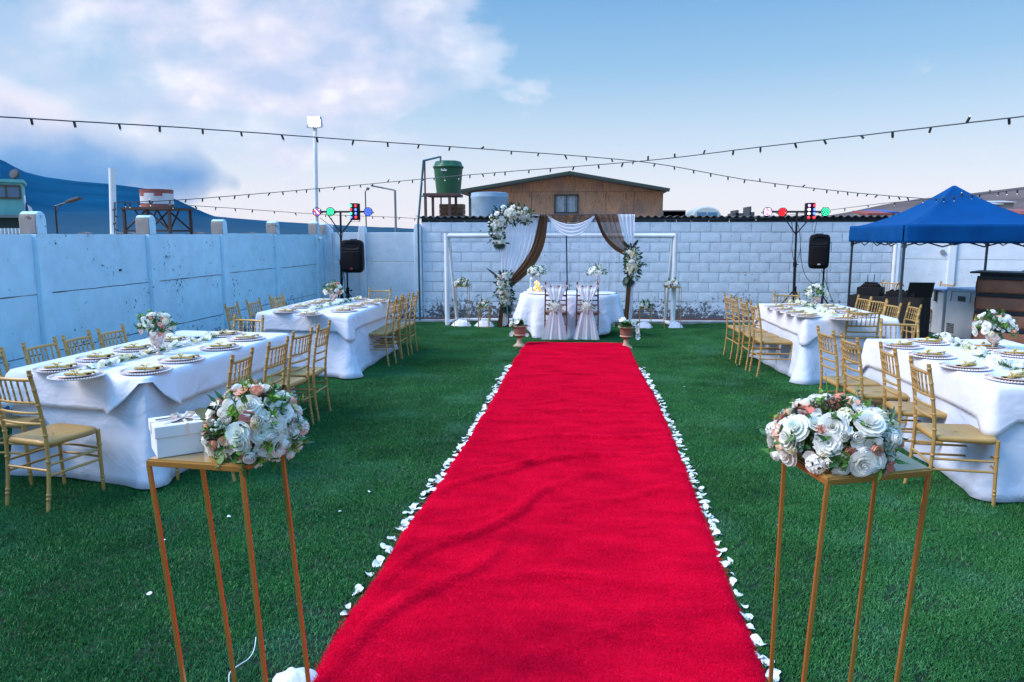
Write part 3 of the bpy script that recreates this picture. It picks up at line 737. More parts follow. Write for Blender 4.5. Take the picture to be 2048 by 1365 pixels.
def setting(p,where,key,rot,i):
    z=.789; rr=random.Random(i*7+len(where))
    grp='%s table place settings'%key
    c=put('charger_plate',CHM_,CHG,None,(p.x,p.y,z),(0,0,rr.random()*6)); tag(c,'beaded glass charger plate%s'%where,'charger plate',grp+': chargers')
    r2=put('gold_rim',G_RIM,RIMP,c,(0,0,0))
    d=put('dinner_plate',PLM_,PORC,None,(p.x+rr.uniform(-.006,.006),p.y+rr.uniform(-.006,.006),z+.0075),(0,0,rr.random()*6)); tag(d,'white dinner plate%s'%where,'plate',grp+': plates')
    put('plate_rim',RPM,RIMP,d)
    n=put('napkin',NPM_,NAP,None,(p.x+rr.uniform(-.01,.01),p.y+rr.uniform(-.01,.01),z+.0155),(0,0,rot+rr.uniform(-.35,.35)),0); tag(n,'mustard napkin with ribbon%s'%where,'napkin',grp+': napkins')
    put('ribbon',BWM_,RIB,n)
G_RIM=G().lathe([(.150,.0105),(.158,.0125),(.166,.0165),(.168,.018),(.160,.0150),(.150,.0120)],36,cap=False).mesh('gold_rim')
ORD=['nearest','second','third','farthest']
def settings(key,sides):
    i=0
    for side,pp in sides.items():
        for k,q in enumerate(pp):
            p=at(*q,.80)
            where=(', %s on the %s side of the %s table'%(ORD[k],side,key)) if len(pp)>1 else ' at the %s of the %s table'%(side,key)
            setting(p,where,key,0.0 if 'end' in side else .25,i); i+=1
settings('near left',{'aisle':[(292,741),(362,719),(441,695),(491,677)],'wall':[(119,737),(199,716),(270,697),(342,681)],'near end':[(154,752)],'far end':[(452,669)]})
settings('far left',{'aisle':[(687,621.5),(709,613.5),(736,607.5),(757,603)],'wall':[(573,623.5),(601,614),(632,607.5),(650,602.5)],'near end':[(617,629)],'far end':[(716,600)]})
settings('far right',{'aisle':[(1613,632),(1590,626),(1568,620),(1553,614)],'wall':[(1722,632),(1698,625),(1674,619.5),(1651,614)],'near end':[(1687,637.5)],'far end':[(1583,611)]})
settings('near right',{'aisle':[(2026,757.5),(1928,733.5),(1862,711),(1801,691.5)],'wall':[(2034,709),(1966,694.5)],'far end':[(1855,684.5)]})
d=put('dinner_plate',PLM_,PORC,None,tuple(at(385,672,.80)-Vector((0,0,.012))),(0,0,0)); d.scale=(1.25,1.25,1.2); tag(d,'empty white plate lying bare behind the garland, near left table','plate')
# ============================================================ FLOWERS
def petal_part(g,a0,wid,r0,r1,z0,h,curl,ruf,nu=4,nv=4,ph=0):
    def f(u,v):
        uu=2*u-1; w_=wid*(.35+.65*math.sin(min(1,v*1.25)*PI/2)); a=a0+uu*w_
        r=r0+(r1-r0)*v**.8 +curl*max(0,v-.65)**1.5*3 ; z=z0+h*v*(1-.10*uu*uu*v)-abs(curl)*max(0,v-.75)*1.2*h
        r+=ruf*v*math.sin(uu*4+ph)
        return (r*math.cos(a),r*math.sin(a),z)
    g.quadgrid(f,nu,nv)
def rose(layers,seed,ruf=.02,nu=4,nv=4):
    g=G(); rr=random.Random(seed)
    for (n,r0,r1,z0,h,curl) in layers:
        o=rr.random()*6
        for i in range(n):
            petal_part(g,o+2*PI*i/n+rr.uniform(-.15,.15),PI/n*1.45,r0,r1*rr.uniform(.93,1.07),z0,h*rr.uniform(.93,1.07),curl,ruf,nu,nv,rr.random()*6)
    return g
def fl_meshes():
    M={}
    R1=[(3,.03,.10,.1,.62,0),(3,.06,.22,.08,.62,.02),(4,.08,.38,.05,.58,.05),(5,.10,.60,.0,.50,.10),(5,.10,.84,-.05,.38,.14),(6,.1,1.0,-.12,.26,.10)]
    M['rose']=[rose(R1,s).mesh('rose',True,180) for s in (1,2)]
    R2=[(3,.03,.10,.2,.7,-.02),(4,.25,.34,.0,.92,-.16),(4,.3,.55,-.1,.95,-.2),(5,.3,.72,-.15,.85,-.12)]
    M['bud']=[rose(R2,s,.01,4,4).mesh('rosebud',True,180) for s in (3,4)]
    R3=[(4,.05,.2,.0,.5,.05),(7,.1,.45,.0,.55,.12),(9,.15,.72,-.05,.48,.14),(11,.2,.98,-.12,.36,.14)]
    M['peony']=[rose(R3,s,.07,3,3).mesh('peony',True,180) for s in (5,6)]
    def clump(seed,n,pr):
        g=G(); rr=random.Random(seed)
        for i in range(n):
            ph=math.acos(1-1.25*(i+.5)/n); th=i*2.39996+rr.random()*.3; d=Vector((math.sin(ph)*math.cos(th),math.sin(ph)*math.sin(th),math.cos(ph)))
            q=d.to_track_quat('Z','Y'); tw=rr.random()*6
            for k in range(4):
                a=tw+k*PI/2; c,s=math.cos(a),math.sin(a); 
                for poly in (((.0,0,.0),(pr*.5,-pr*.45,.04),(pr,0,.10),(pr*.5,pr*.45,.04)),):
                    b=len(g.v)
                    for (x,y,z) in poly:
                        p=q@Vector((x*c-y*s,x*s+y*c,z)); g.v.append(tuple(d*.78+p*.9))
                    g.f.append((b,b+1,b+2,b+3))
        return g.mesh('hydrangea',True,180)
    M['hyd']=[clump(1,30,.34),clump(2,34,.32)]
    def blossom(seed,n=5):
        g=G(); rr=random.Random(seed); 
        for i in range(n):
            a=2*PI*i/n; c,s=math.cos(a),math.sin(a)
            g.quadgrid(lambda u,v:((lambda x,y,z:(x*c-y*s,x*s+y*c,z))(.08+.92*v,(u-.5)*1.1*math.sin(PI*(.12+.80*v)),.05+.42*v*v-.25*(u-.5)**2)),2,3)
        g.lathe([(0,.16),(.12,.1),(.10,0)],6,cap=False)
        return g.mesh('blossom',True,180)
    M['blossom']=[blossom(1),blossom(2,6)]
    def leafq(g,base,d,up,L_,W_,bend=.2):
        d=d.normalized(); sd=d.cross(up).normalized(); nn=sd.cross(d)
        g.quadgrid(lambda u,v:base+d*(L_*v)+sd*(W_*(u-.5)*math.sin(PI*min(1,.08+.92*v)**.8))+nn*(-bend*L_*v*v+.25*W_*abs(u-.5)*2),2,3)
    def sprig(seed,n,L_,W_,st=1.0,curve=.3):
        g=G(); rr=random.Random(seed); pts=[Vector((curve*t*t*st,.1*math.sin(t*3),t*st)) for t in (0,.25,.5,.75,1)]
        g.tube(pts,[.03,.028,.024,.018,.008],4)
        for i in range(n):
            t=.22+.78*i/(n-1); p=pts[0].lerp(pts[-1],t)+Vector((curve*(t*t-t)*st,0,0)); a=i*2.4+rr.random()
            leafq(g,p,Vector((math.cos(a)*.8,math.sin(a)*.8,.75)),Vector((0,0,1)),L_*rr.uniform(.75,1.2),W_)
        return g.mesh('leaf_sprig',True,180)
    M['sprig']=[sprig(1,16,.34,.15),sprig(2,13,.42,.20),sprig(7,20,.26,.10,1.15)]
    def fern(seed):
        g=G(); pts=[Vector((.35*t*t,0,t)) for t in (0,.2,.4,.6,.8,1)]; g.tube(pts,[.02,.018,.016,.012,.01,.005],4)
        for i in range(13):
            t=.12+.86*i/12; p=Vector((.35*t*t,0,t)); 
            for s in (-1,1): leafq(g,p,Vector((.1,s,.45)),Vector((1,0,0)),.36*math.sin(PI*(.15+.8*(1-t)))+.05,.06,.1)
        return g.mesh('fern_frond',True,180)
    M['fern']=[fern(1)]
    def berries(seed):
        g=G(); rr=random.Random(seed)
        for i in range(9):
            e=Vector((rr.uniform(-.3,.3),rr.uniform(-.3,.3),rr.uniform(.6,1.05))); g.tube([(0,0,0),e*.5+Vector((.03,0,0)),e],.014,3,cap=False)
            g.lathe([(0,-.07),(.06,-.03),(.07,.02),(.04,.08),(0,.1)],6,tuple(e),cap=False)
        return g.mesh('berry_sprig',True,60)
    M['berry']=[berries(1),berries(2)]
    def big(seed):
        g=G(); leafq(g,Vector((0,0,0)),Vector((.25,0,1)),Vector((1,0,0)),1.0,.62,.25); return g.mesh('leaf',True,180)
    M['leaf']=[big(1)]
    def palm():
        g=G()
        for i in range(13):
            a=-1.25+2.5*i/12; d=Vector((math.sin(a),0,math.cos(a)*.9+.1)); leafq(g,Vector((math.sin(a)*.08,0,.15)),d,Vector((0,1,0)),.85*(1-.25*abs(a)/1.25),.15,.18)
        g.tube([(0,0,-.35),(0,0,.2)],.025,5); return g.mesh('palm_leaf',True,180)
    M['palm']=[palm()]
    return M
FM=fl_meshes()
NAMEF={'rose':'rose','bud':'rosebud','peony':'peony','hyd':'hydrangea','blossom':'blossom','sprig':'leaf_sprig','fern':'fern_frond','berry':'berry_sprig','leaf':'leaf','palm':'palm_leaf'}
_mc={}
def fmesh(kind,i,m):
    k=(kind,i,m.name)
    if k not in _mc:
        me=FM[kind][i].copy(); me.materials.clear(); me.materials.append(m); _mc[k]=me
    return _mc[k]
def bloom(kind,m,parent,p,d,s,rr,roll=None,squash=1.0):
    me=fmesh(kind,rr.randrange(len(FM[kind])),m)
    o=bpy.data.objects.new(NAMEF[kind],me); COL.objects.link(o); o.parent=parent
    q=Vector(d).normalized().to_track_quat('Z','Y')@Matrix.Rotation(rr.random()*6.28 if roll is None else roll,3,'Z').to_quaternion()
    o.rotation_mode='QUATERNION'; o.rotation_quaternion=q; o.location=p; o.scale=(s,s,s*squash); return o
def foliage_core(parent,rad,n,m,rr,lsize,cen=(0,0,0),zmin=-.3):
    g=G()
    for i in range(n):
        d=Vector((rr.gauss(0,1),rr.gauss(0,1),rr.gauss(0,1))).normalized()
        if d.z<zmin: d.z=-d.z*.3
        p=Vector((d.x*rad[0],d.y*rad[1],d.z*rad[2]))*rr.uniform(.45,.92)+Vector(cen); t=Vector((rr.gauss(0,1),rr.gauss(0,1),rr.gauss(0,1))).normalized()
        dd=(d+t*.9).normalized(); sd=dd.cross(Vector((rr.random()-.5,rr.random()-.5,1))).normalized(); L_=lsize*rr.uniform(.7,1.4); W_=L_*.42
        b=len(g.v)
        for q in (p,p+dd*L_*.5+sd*W_*.5,p+dd*L_,p+dd*L_*.5-sd*W_*.5): g.v.append(tuple(q))
        g.f.append((b,b+1,b+2,b+3))
    return tag(g.build('foliage',m,parent,angle=180),None,None,None,'stuff')
def fib(n,rr,zlo):
    out=[]
    for i in range(n):
        z=1-(1-zlo)*(i+.5)/n; a=i*2.39996+rr.uniform(-.2,.2); r=math.sqrt(max(0,1-z*z)); out.append(Vector((r*math.cos(a),r*math.sin(a),z+rr.uniform(-.05,.05))).normalized())
    return out
def bouquet(root,rad,spec,seed,zlo=-.25,core=120,leafm=None,cen=(0,0,0),lsize=None,jit=.08):
    """blooms spread over a dome and greenery between them; every bloom its own part"""
    rr=random.Random(seed); items=[]
    for kind,m,n,s in spec: items+=[(kind,m,s)]*n
    rr.shuffle(items); dirs=fib(len(items),rr,zlo)
    foliage_core(root,rad,core,leafm or LEAF,rr,lsize or rad[0]*.30,cen,zlo)
    for (kind,m,s),d in zip(items,dirs):
        k=rr.uniform(1-jit,1+jit); green=kind in('sprig','fern','berry','leaf')
        dep=.60 if green else .88
        p=Vector((d.x*rad[0],d.y*rad[1],d.z*rad[2]))*k*dep+Vector(cen)
        nn=Vector((d.x/rad[0],d.y/rad[1],d.z/rad[2])).normalized()
        nn=(nn+Vector((rr.gauss(0,.18),rr.gauss(0,.18),rr.gauss(0,.18)))).normalized()
        bloom(kind,m,root,p,nn,s*rr.uniform(.85,1.15),rr)
# ---- gold pedestal stands in the foreground
def stand(name_label,c4,ztop,feet,group):
    cen=sum((Vector((p[0],p[1],0)) for p in c4),Vector())/4
    root=thing('flower_stand',name_label,'flower stand',(cen.x,cen.y,0),0,group)
    P=[Vector((p[0],p[1],0))-Vector((cen.x,cen.y,0)) for p in c4]
    g=G(); g.prism([(p.x,p.y) for p in P],ztop-.004,ztop+.001,axis='z'); recalc(g.build('top_plate',mat('gold_acrylic_top',(.42,.25,.07),.08,.1,coat=.6),root,smooth=False))
    g=G()
    for i in range(4):
        a,b=P[i],P[(i+1)%4]; d=(b-a); g.box(((a+b)/2+Vector((0,0,ztop-.014))),(d.length+.012,.014,.020),Matrix.Rotation(math.atan2(d.y,d.x),3,'Z'))
    g.build('top_frame',STANDG,root,smooth=False,bevel=.002)
    for p,f in zip(P,feet):
        g=G(); f=Vector(f)-Vector((cen.x,cen.y,0)); d=(p-f); q=.0068
        b=len(g.v)
        for (c_,z) in ((f,0.0),(p,ztop-.02)):
            for x,y in ((-q,-q),(q,-q),(q,q),(-q,q)): g.v.append((c_.x+x,c_.y+y,z))
        for k in range(4): g.f.append((b+k,b+(k+1)%4,b+4+(k+1)%4,b+4+k))
        g.f+= [(b+3,b+2,b+1,b),(b+4,b+5,b+6,b+7)]
        g.build('leg',STANDG,root,smooth=False,bevel=.0015)
    return root
ZS=1.0
def corner(px,py): p=at(px,py,ZS); return (p.x,p.y)
def foot(c,px):
    # where the leg from top corner c meets the ground, given where it leaves the photo
    p=at(px,1365,0); d=ray(px,1365); Y=c[1]; q=atY(px,1365,Y); k=(ZS-0)/(ZS-q.z); return (c[0]+(q.x-c[0])*k,c[1],0)
LC=[corner(297,918),corner(483,930),corner(563,893),corner(398,886)]
RC=[corner(1656,956),corner(1859,937),corner(1760,884),corner(1570,903)]
stl=stand('gold pedestal flower stand left of the carpet, carrying the gift box',LC,ZS,[foot(c,x) for c,x in zip(LC,(368,531,617,470))],'gold pedestal stands flanking the carpet')
str_=stand('gold pedestal flower stand right of the carpet, carrying only flowers',RC,ZS,[foot(c,x) for c,x in zip(RC,(1607,1793,1700,1541))],'gold pedestal stands flanking the carpet')
def midpt(C,u,v):
    C=[Vector((p[0],p[1],0)) for p in C]; return C[0]*(1-u)*(1-v)+C[1]*u*(1-v)+C[2]*u*v+C[3]*(1-u)*v
# ---- the two big arrangements
BIG=[('rose',WFL,12,.043),('rose',MFL,4,.042),('bud',WFL,22,.030),('bud',CFL,10,.027),('peony',WFL,12,.038),('peony',MFL,5,.036),('bud',PFL,12,.030),('blossom',PFL,11,.028),('blossom',KFL,9,.027),('hyd',WFL,7,.036),('hyd',CFL,5,.033),('blossom',WFL,26,.020),('sprig',LEAFB,34,.066),('sprig',LEAF,11,.075),('sprig',LEAFS,5,.075),('berry',BERRY,6,.07),('berry',MFL,8,.065),('leaf',LEAFD,6,.08),('blossom',CFL,10,.018)]
p=at(512,862,1.10); 
c0=atY(510,852,midpt(LC,.8,.6).y+.02)
bq=thing('flower_arrangement','large round arrangement of white, peach and green silk flowers beside the gift box','flowers',(c0.x,c0.y,c0.z-.012),.4)
bouquet(bq,(.165,.16,.158),BIG,11,zlo=-.6,core=420,lsize=.05)
c1=atY(1665,862,midpt(RC,.42,.45).y)
bq2=thing('flower_arrangement','wide arrangement of white, coral and green silk flowers on the right pedestal','flowers',(c1.x,c1.y,ZS+.07),-.2)
bouquet(bq2,(.212,.175,.145),BIG,23,zlo=-.38,core=460,lsize=.05)
rr=random.Random(5)
# thin long grass blades that stick out of the arrangements
for root,dirs in ((bq,((-.9,.1,.5),(-.2,-.2,1.0),(.3,.1,.9))),(bq2,((.35,-.1,1),(-.15,-.1,1.0),(-1,.0,.15),(.9,0,.4)))):
    for d in dirs:
        d=Vector(d).normalized(); g=G(); g.tube([d*.08,d*.16+Vector((0,0,.004)),d*.24+Vector((0,0,-.004))],[.0022,.0018,.0006],4,flat=.4); g.build('grass_blade',LEAFB,root)
# ---- gift box
WB=mat('white_gift_paper',(.78,.80,.83),.55,bump=.03,bscale=90)
pa_,pb_,pc_=at(313,920,ZS),at(411,905,ZS),at(287,888,ZS)
ex=(pb_-pa_); az=math.atan2(ex.y,ex.x); bl=ex.length; bd=.155
gb=thing('gift_box','white gift box with cream ribbon and window lid on the left pedestal','gift box',(pa_.x,pa_.y,ZS+.002),az)
H1=.070
g=G(); g.box((bl/2,bd/2,H1/2),(bl-.008,bd-.008,H1)); g.build('base',WB,gb,smooth=False,bevel=.0025)
g=G(); g.box((bl/2,bd/2,H1+.0185),(bl,bd,.041)); lid=g.build('lid',WB,gb,smooth=False,bevel=.003)
CREAM=mat('cream_satin_ribbon',(.78,.66,.58),.35,var=.15,vscale=20)
g=G(); zt=H1+.0395; x_=bl*.66
g.box((x_,bd/2,zt),(.010,bd+.003,.0016)); g.box((x_,-.001,zt-.02),(.010,.0016,.040)); g.box((bl/2,bd*.52,zt+.0005),(bl+.003,.010,.0016)); g.box((-.001,bd*.52,zt-.02),(.0016,.010,.040)); g.build('ribbon',CREAM,gb,smooth=False)
g=G()
for s in (-1,1):
    g.tube([(x_,bd*.5,zt+.004),(x_+s*.018,bd*.5+.01,zt+.018),(x_+s*.038,bd*.5+.006,zt+.016),(x_+s*.022,bd*.5-.008,zt+.006),(x_,bd*.5,zt+.005)],[.003,.007,.009,.007,.003],6,flat=.35)
    g.tube([(x_,bd*.5,zt+.006),(x_+s*.03,bd*.5-.028,zt+.004),(x_+s*.052-.02,bd*.5-.05,zt+.003)],[.003,.006,.004],5,flat=.3)
g.lathe([(0,.0),(.006,.002),(.007,.008),(0,.013)],8,(x_,bd*.5,zt)); g.build('bow',CREAM,gb)
g=G(); g.prism([(bl*.40,bd*.18),(bl*.80,bd*.18),(bl*.86,bd*.40),(bl*.62,bd*.52),(bl*.34,bd*.40)],zt-.0002,zt+.0006,axis='z'); recalc(g.build('window',mat('smoky_window',(.13,.12,.13),.1),gb,smooth=False))
PEN=mat('dark_silver',(.10,.11,.13),.3,.6)
for k,(ox,oy) in enumerate(((.03,.105),(.045,.085))):
    g=G(); g.box((bl*.30+ox*.3,oy,zt+.0025),(bl*.5,.006,.003),Matrix.Rotation(.10+.1*k,3,'Z')); g.build('ribbon_strip',PEN if k==0 else CREAM,gb,smooth=False)
# ---- garlands down the tables
def garland(key,pts,seed):
    rr=random.Random(seed); P=[at(*q,.795) for q in pts]; sp=smoothpts([(p.x,p.y,.80) for p in P],10)
    root=thing('flower_garland','garland of white silk blossoms and small leaves along the %s table'%key,'garland',(sp[0].x,sp[0].y,.788),0,'white flower garlands on the tables')
    base=Vector((sp[0].x,sp[0].y,.788)); L_=[0]
    for a,b in zip(sp,sp[1:]): L_.append(L_[-1]+(b-a).length)
    tot=L_[-1]; n=int(tot/.040)
    def along(s):
        for i in range(len(sp)-1):
            if s<=L_[i+1]: return sp[i].lerp(sp[i+1],(s-L_[i])/max(1e-6,L_[i+1]-L_[i]))
        return sp[-1]
    g=G(); g.tube([p-base for p in sp],.006,5); g.build('vine',LEAF,root)
    for i in range(n):
        p=along(tot*(i+.5)/n)-base; off=Vector((rr.uniform(-.045,.045),rr.uniform(-.02,.02),rr.uniform(.0,.018)))
        bloom(rr.choice(['peony','peony','blossom','hyd']),rr.choice([WFL,WFL,WFL,MFL,CFL]),root,p+off,(off.x*8+rr.gauss(0,.25),rr.gauss(0,.5)-.3,.9),rr.uniform(.030,.044),rr)
        if rr.random()<.75: 
            a=rr.random()*6.28; bloom('sprig',rr.choice([LEAF,LEAF,LEAFB,LEAFS]),root,p+Vector((rr.uniform(-.03,.03),0,.0)),(math.cos(a),math.sin(a),.45),rr.uniform(.05,.075),rr)
garland('near left',[(178,742),(215,731),(262,717),(318,704),(365,691),(405,682),(440,671)],1)
garland('far left',[(622,621),(650,614),(682,607),(705,602),(722,598)],2)
garland('far right',[(1583,606),(1604,609),(1628,617),(1650,624),(1672,630)],3)
garland('near right',[(1878,675),(1905,686),(1932,697),(1962,711),(2000,727),(2040,745),(2080,765)],4)
# ---- goblet vases with bouquets
MERC=mat('rose_mercury_glass',(.74,.56,.47),.14,.6,var=.45,vscale=45,bump=.35,bscale=45)
def goblet(h,r):
    g=G(); g.lathe([(0,0),(r*.62,0),(r*.60,h*.03),(r*.25,h*.08),(r*.16,h*.16),(r*.24,h*.21),(r*.15,h*.27),(r*.22,h*.34),(r*.60,h*.45),(r*.86,h*.62),(r*.98,h*.82),(r*1.0,h),(r*.94,h),(r*.88,h*.8),(r*.4,h*.5),(0,h*.48)],20,cap=False); return g
def fluted(g,n=12,k=.05):
    g.v=[(x*(1+k*math.sin(math.atan2(y,x)*n)),y*(1+k*math.sin(math.atan2(y,x)*n)),z) for x,y,z in g.v]; return g
VASES=[]
def centre(key,base,top,rad,seed,spec,lab):
    b=at(*base,.79); q=atY(top[0],top[1],b.y)
    h=max(.13,q.z-.790-rad*.35)
    v=fluted(goblet(h,.062)).build('goblet_vase',MERC,None,(b.x,b.y,.789)); tag(v,'rose gold mercury glass goblet on the %s table, holding its bouquet'%key,'vase','goblet vases on the tables')
    r=thing('bouquet',lab,'bouquet',(b.x,b.y,.789+h+rad*.30),seed,'table bouquets in goblets'); bouquet(r,(rad,rad,rad*.85),spec,seed,zlo=-.35,core=130,lsize=.045)
SB=[('rose',WFL,6,.036),('rose',MFL,3,.034),('bud',WFL,6,.024),('peony',WFL,4,.032),('bud',PFL,4,.025),('blossom',PFL,4,.022),('blossom',KFL,2,.022),('hyd',WFL,3,.03),('hyd',CFL,2,.028),('sprig',LEAFB,8,.07),('sprig',LEAF,9,.07),('berry',MFL,3,.05)]
centre('near left',(317,709),(311,652),.135,31,SB,'round white and peach bouquet standing tall in the goblet, near left table')
centre('far left',(668,606),(661,583),.145,32,[(k,(PFL if (k=='rose' and m is MFL) else m),n,s) for k,m,n,s in SB],'white bouquet with most peach roses, before the left light stand')
centre('far right',(1632,612),(1631,592),.145,33,[(k,(WFL if m in (PFL,KFL) else m),n,s) for k,m,n,s in SB],'white and green bouquet before the right light stand')
centre('near right',(1985,698),(1992,668),.165,34,SB,'white bouquet with bright trailing leaves before the brown bar counter')
# ---- petals along the carpet edges
def petal_mesh(seed):
    rr=random.Random(seed); g=G(); k=[rr.uniform(-.3,.3) for _ in range(6)]
    def f(u,v):
        a=2*PI*u; r=v*(1+.22*math.sin(2*a+k[0]*6)+.12*math.sin(3*a+k[1]*9)); x=r*math.cos(a); y=r*.72*math.sin(a)
        return (x,y,.16+.30*v*v*math.sin(2*a+k[2]*8)+.18*v*math.sin(a+k[3]*9))
    g.quadgrid(f,12,3,True); return g.mesh('petal',True,180)
PTM=[petal_mesh(i) for i in range(5)]
for me in PTM: me.materials.append(mat('white_silk_petal',(.85,.85,.87),.6,sheen=.2))
rr=random.Random(77); npet=0
for E_,sgn,lab in ((LE,-1,'white silk rose petal lying on the grass along the left carpet edge'),(RE,1,'white silk rose petal lying on the grass along the right carpet edge')):
    y=3.05 if sgn<0 else 2.72
    while y<9.6:
        n=2 if rr.random()<(.2 if y<4 else .4) else 1
        for _ in range(n):
            x=edge(E_,y)+sgn*abs(rr.gauss(.026,.016)); s=rr.uniform(.024,.038)
            o=bpy.data.objects.new('petal',rr.choice(PTM)); COL.objects.link(o); o.location=(x,y+rr.uniform(-.03,.03),.012); o.scale=(s,s,s*.8); o.rotation_euler=(rr.uniform(-.3,.3),rr.uniform(-.3,.3),rr.random()*6.28)
            tag(o,lab,'petal','petals along the %s carpet edge'%('left' if sgn<0 else 'right')); npet+=1
        y+=rr.uniform(.045,.10)*(1.25 if y<4 else .80)
for px,py,s,wh in ((1366,774,.02,'right of the far half of the carpet'),(740,984,.018,'left of the carpet, level with the gift box'),(458,1034,.018,'under the left pedestal, between its legs'),(1476,731,.03,'by the legs of the far right table chairs'),(680,1023,.012,'left of the carpet, smallest of them'),(330,1080,.012,'beside the left pedestal\'s outer leg'),(298,1188,.014,'left of the left pedestal, nearest the camera')):
    p=at(px,py,.02); o=bpy.data.objects.new('petal',rr.choice(PTM)); COL.objects.link(o); o.location=p; o.scale=(s,s,s*.7); o.rotation_euler=(.2,.1,rr.random()*6)
    tag(o,'stray white petal on the grass '+wh,'petal','stray petals on the grass')
# thin white wire and crumpled cloth at the bottom left
g=G(); g.tube(smoothpts([at(512,1275,.02),at(508,1300,.02),at(497,1318,.02),at(472,1335,.02),at(458,1352,.02),at(462,1400,.02)],5),.0022,5); tag(g.build('thin_wire',WHITEP),'thin white wire curling on the grass under the left pedestal','wire')
g=G(); pc=at(592,1372,.0)
g.quadgrid(lambda u,v:((lambda a,r:(r*.095*math.cos(a),r*.07*math.sin(a)*(1+.2*math.sin(3*a)),.05*(1-r*r)+.012*math.sin(5*a+r*6)*r))(2*PI*u,v)),18,6,True); tag(g.build('white_cloth',CLOTH2,None,(pc.x,pc.y,.018)),'crumpled white cloth at the near left corner of the carpet','cloth')
# ============================================================ WEDDING ARCH AND COUPLE'S TABLE
YA=13.60
def A(px,py,dy=0): return atY(px,py,YA+dy)
SHW=sheer_mat('white_voile',(.92,.92,.97),.82)
SHT=sheer_mat('thin_white_tulle',(.80,.84,.95),.13)
SHBR=sheer_mat('brown_voile',(.17,.075,.028),.97)
SHB2=sheer_mat('thin_brown_voile',(.19,.085,.035),.72)
arch=thing('wedding_arch','draped backdrop frame with white and brown voile behind the couple\'s table','wedding arch',tuple(A(1135,656)*Vector((1,1,0)) if False else (A(1135,656).x,YA,0)))
def relA(o): return relp(o,arch)
FRM=mat('dark_blue_steel',(.02,.05,.10),.5)
for px0,px1 in ((1003,1008),(1267,1264),(1132,1138)):
    a,b=A(px0,430,.04),A(px1,430,.04); g=G(); g.tube([(b.x,YA+.06,0),(a.x,YA+.06,a.z)],.014,8); relA(g.build('pole',FRM))
a,b=A(1003,430,.05),A(1267,430,.05); g=G(); g.tube([(a.x,YA+.05,a.z),(b.x,YA+.05,b.z)],.014,8); relA(g.build('top_bar',FRM))
def poly(P,t):
    n=len(P)-1; k=min(n-1,int(t*n)); f=t*n-k
    p0=Vector(P[max(k-1,0)]);p1=Vector(P[k]);p2=Vector(P[k+1]);p3=Vector(P[min(k+2,n)])
    return .5*((2*p1)+(p2-p0)*f+(2*p0-5*p1+4*p2-p3)*f*f+(3*p1-p0-3*p2+p3)*f**3)
def drape(name,Lp,Rp,m,np_,amp,dy=0,nu=30,nv=24,ph=0,fade=None,label=None):
    g=G()
    def f(u,v):
        q=poly([(x,y) for x,y in Lp],v).lerp(poly([(x,y) for x,y in Rp],v),u); P=A(q.x,q.y,dy)
        am=amp*(fade(v) if fade else 1)
        return (P.x+.3*am*math.cos(2*PI*np_*u+ph+2*v),P.y-am*math.sin(2*PI*np_*u+ph+1.5*math.sin(v*3))-.4*am*math.sin(2*PI*np_*1.7*u+2),max(.012,P.z))
    g.quadgrid(f,nu,nv); o=relA(g.build(name,m,angle=180)); 
    if label: o['label']=label
    return o
drape('drape',[(1002,430),(1003,490),(1003,560),(1006,650)],[(1064,430),(1058,490),(1030,560),(1012,650)] ,SHW,6,.022,0,48,30,label='white voile hanging on the left post')
drape('drape',[(1060,430),(1052,490),(1036,540),(1016,572)],[(1092,430),(1080,490),(1050,545),(1020,574)],SHW,4,.018,-.03,30,24,1.0,label='bluish white voile swept to the left post')
drape('drape',[(1080,429),(1066,490),(1043,530),(1014,562)],[(1097,429),(1089,490),(1063,540),(1022,576)],SHBR,3,.022,-.07,30,26,2.0,label='brown voile swept to the left post')
drape('drape_tail',[(1003,585),(1000,610),(997,635),(994,655)],[(1010,585),(1008,610),(1007,635),(1005,656)],SHBR,2,.014,-.06,12,10,label='brown tail below the left flowers')
drape('drape_tail',[(1007,600),(1007,620),(1006,640),(1005,653)],[(1014,600),(1015,620),(1016,640),(1014,651)],SHW,2,.012,-.08,12,10,.5,label='white tail below the left flowers')
drape('drape_tail',[(1014,620),(1014,632),(1012,645),(1009,655)],[(1017,620),(1018,632),(1019,645),(1019,654)],SHBR,1.5,.012,-.03,10,8,label='brown tail behind the white one')
drape('drape',[(1096,429),(1110,445),(1120,449),(1137,450)],[(1186,429),(1170,441),(1156,449),(1137,450)],SHB2,2,.01,.03,20,10,label='brown voile behind the white swag')
def swag(y0,y1,s0,s1,m,dy,lab,x0=1093,x1=1192):
    g=G()
    def f(u,v):
        s=4*u*(1-u); top=y0+s0*s; bot=y1+s1*s; e=.25+.75*min(1,s*1.3); y=top+(bot-top)*v*e; P=A(x0+(x1-x0)*u,y,dy-.05*s)
        return (P.x,P.y-.014*math.sin(v*PI*7)*s,P.z)
    g.quadgrid(f,28,28); o=relA(g.build('swag',m,angle=180)); o['label']=lab
swag(429,436,20,38,SHW,-.05,'white swag sagging across the middle')
drape('drape',[(1187,429),(1205,470),(1226,495),(1249,509)],[(1235,429),(1241,455),(1248,478),(1256,494)],SHB2,4,.016,-.05,34,22,.7,label='brown voile swept to the right post')
drape('drape',[(1187,428),(1204,471),(1225,497),(1248,511)],[(1193,428),(1210,468),(1231,491),(1252,504)],SHBR,2,.02,-.08,14,22,label='gathered brown edge swept to the right post')
drape('drape',[(1234,429),(1241,455),(1250,480),(1257,505)],[(1269,429),(1268,455),(1268,480),(1267,505)],SHW,4,.018,-.02,30,20,label='white voile hanging on the right post')
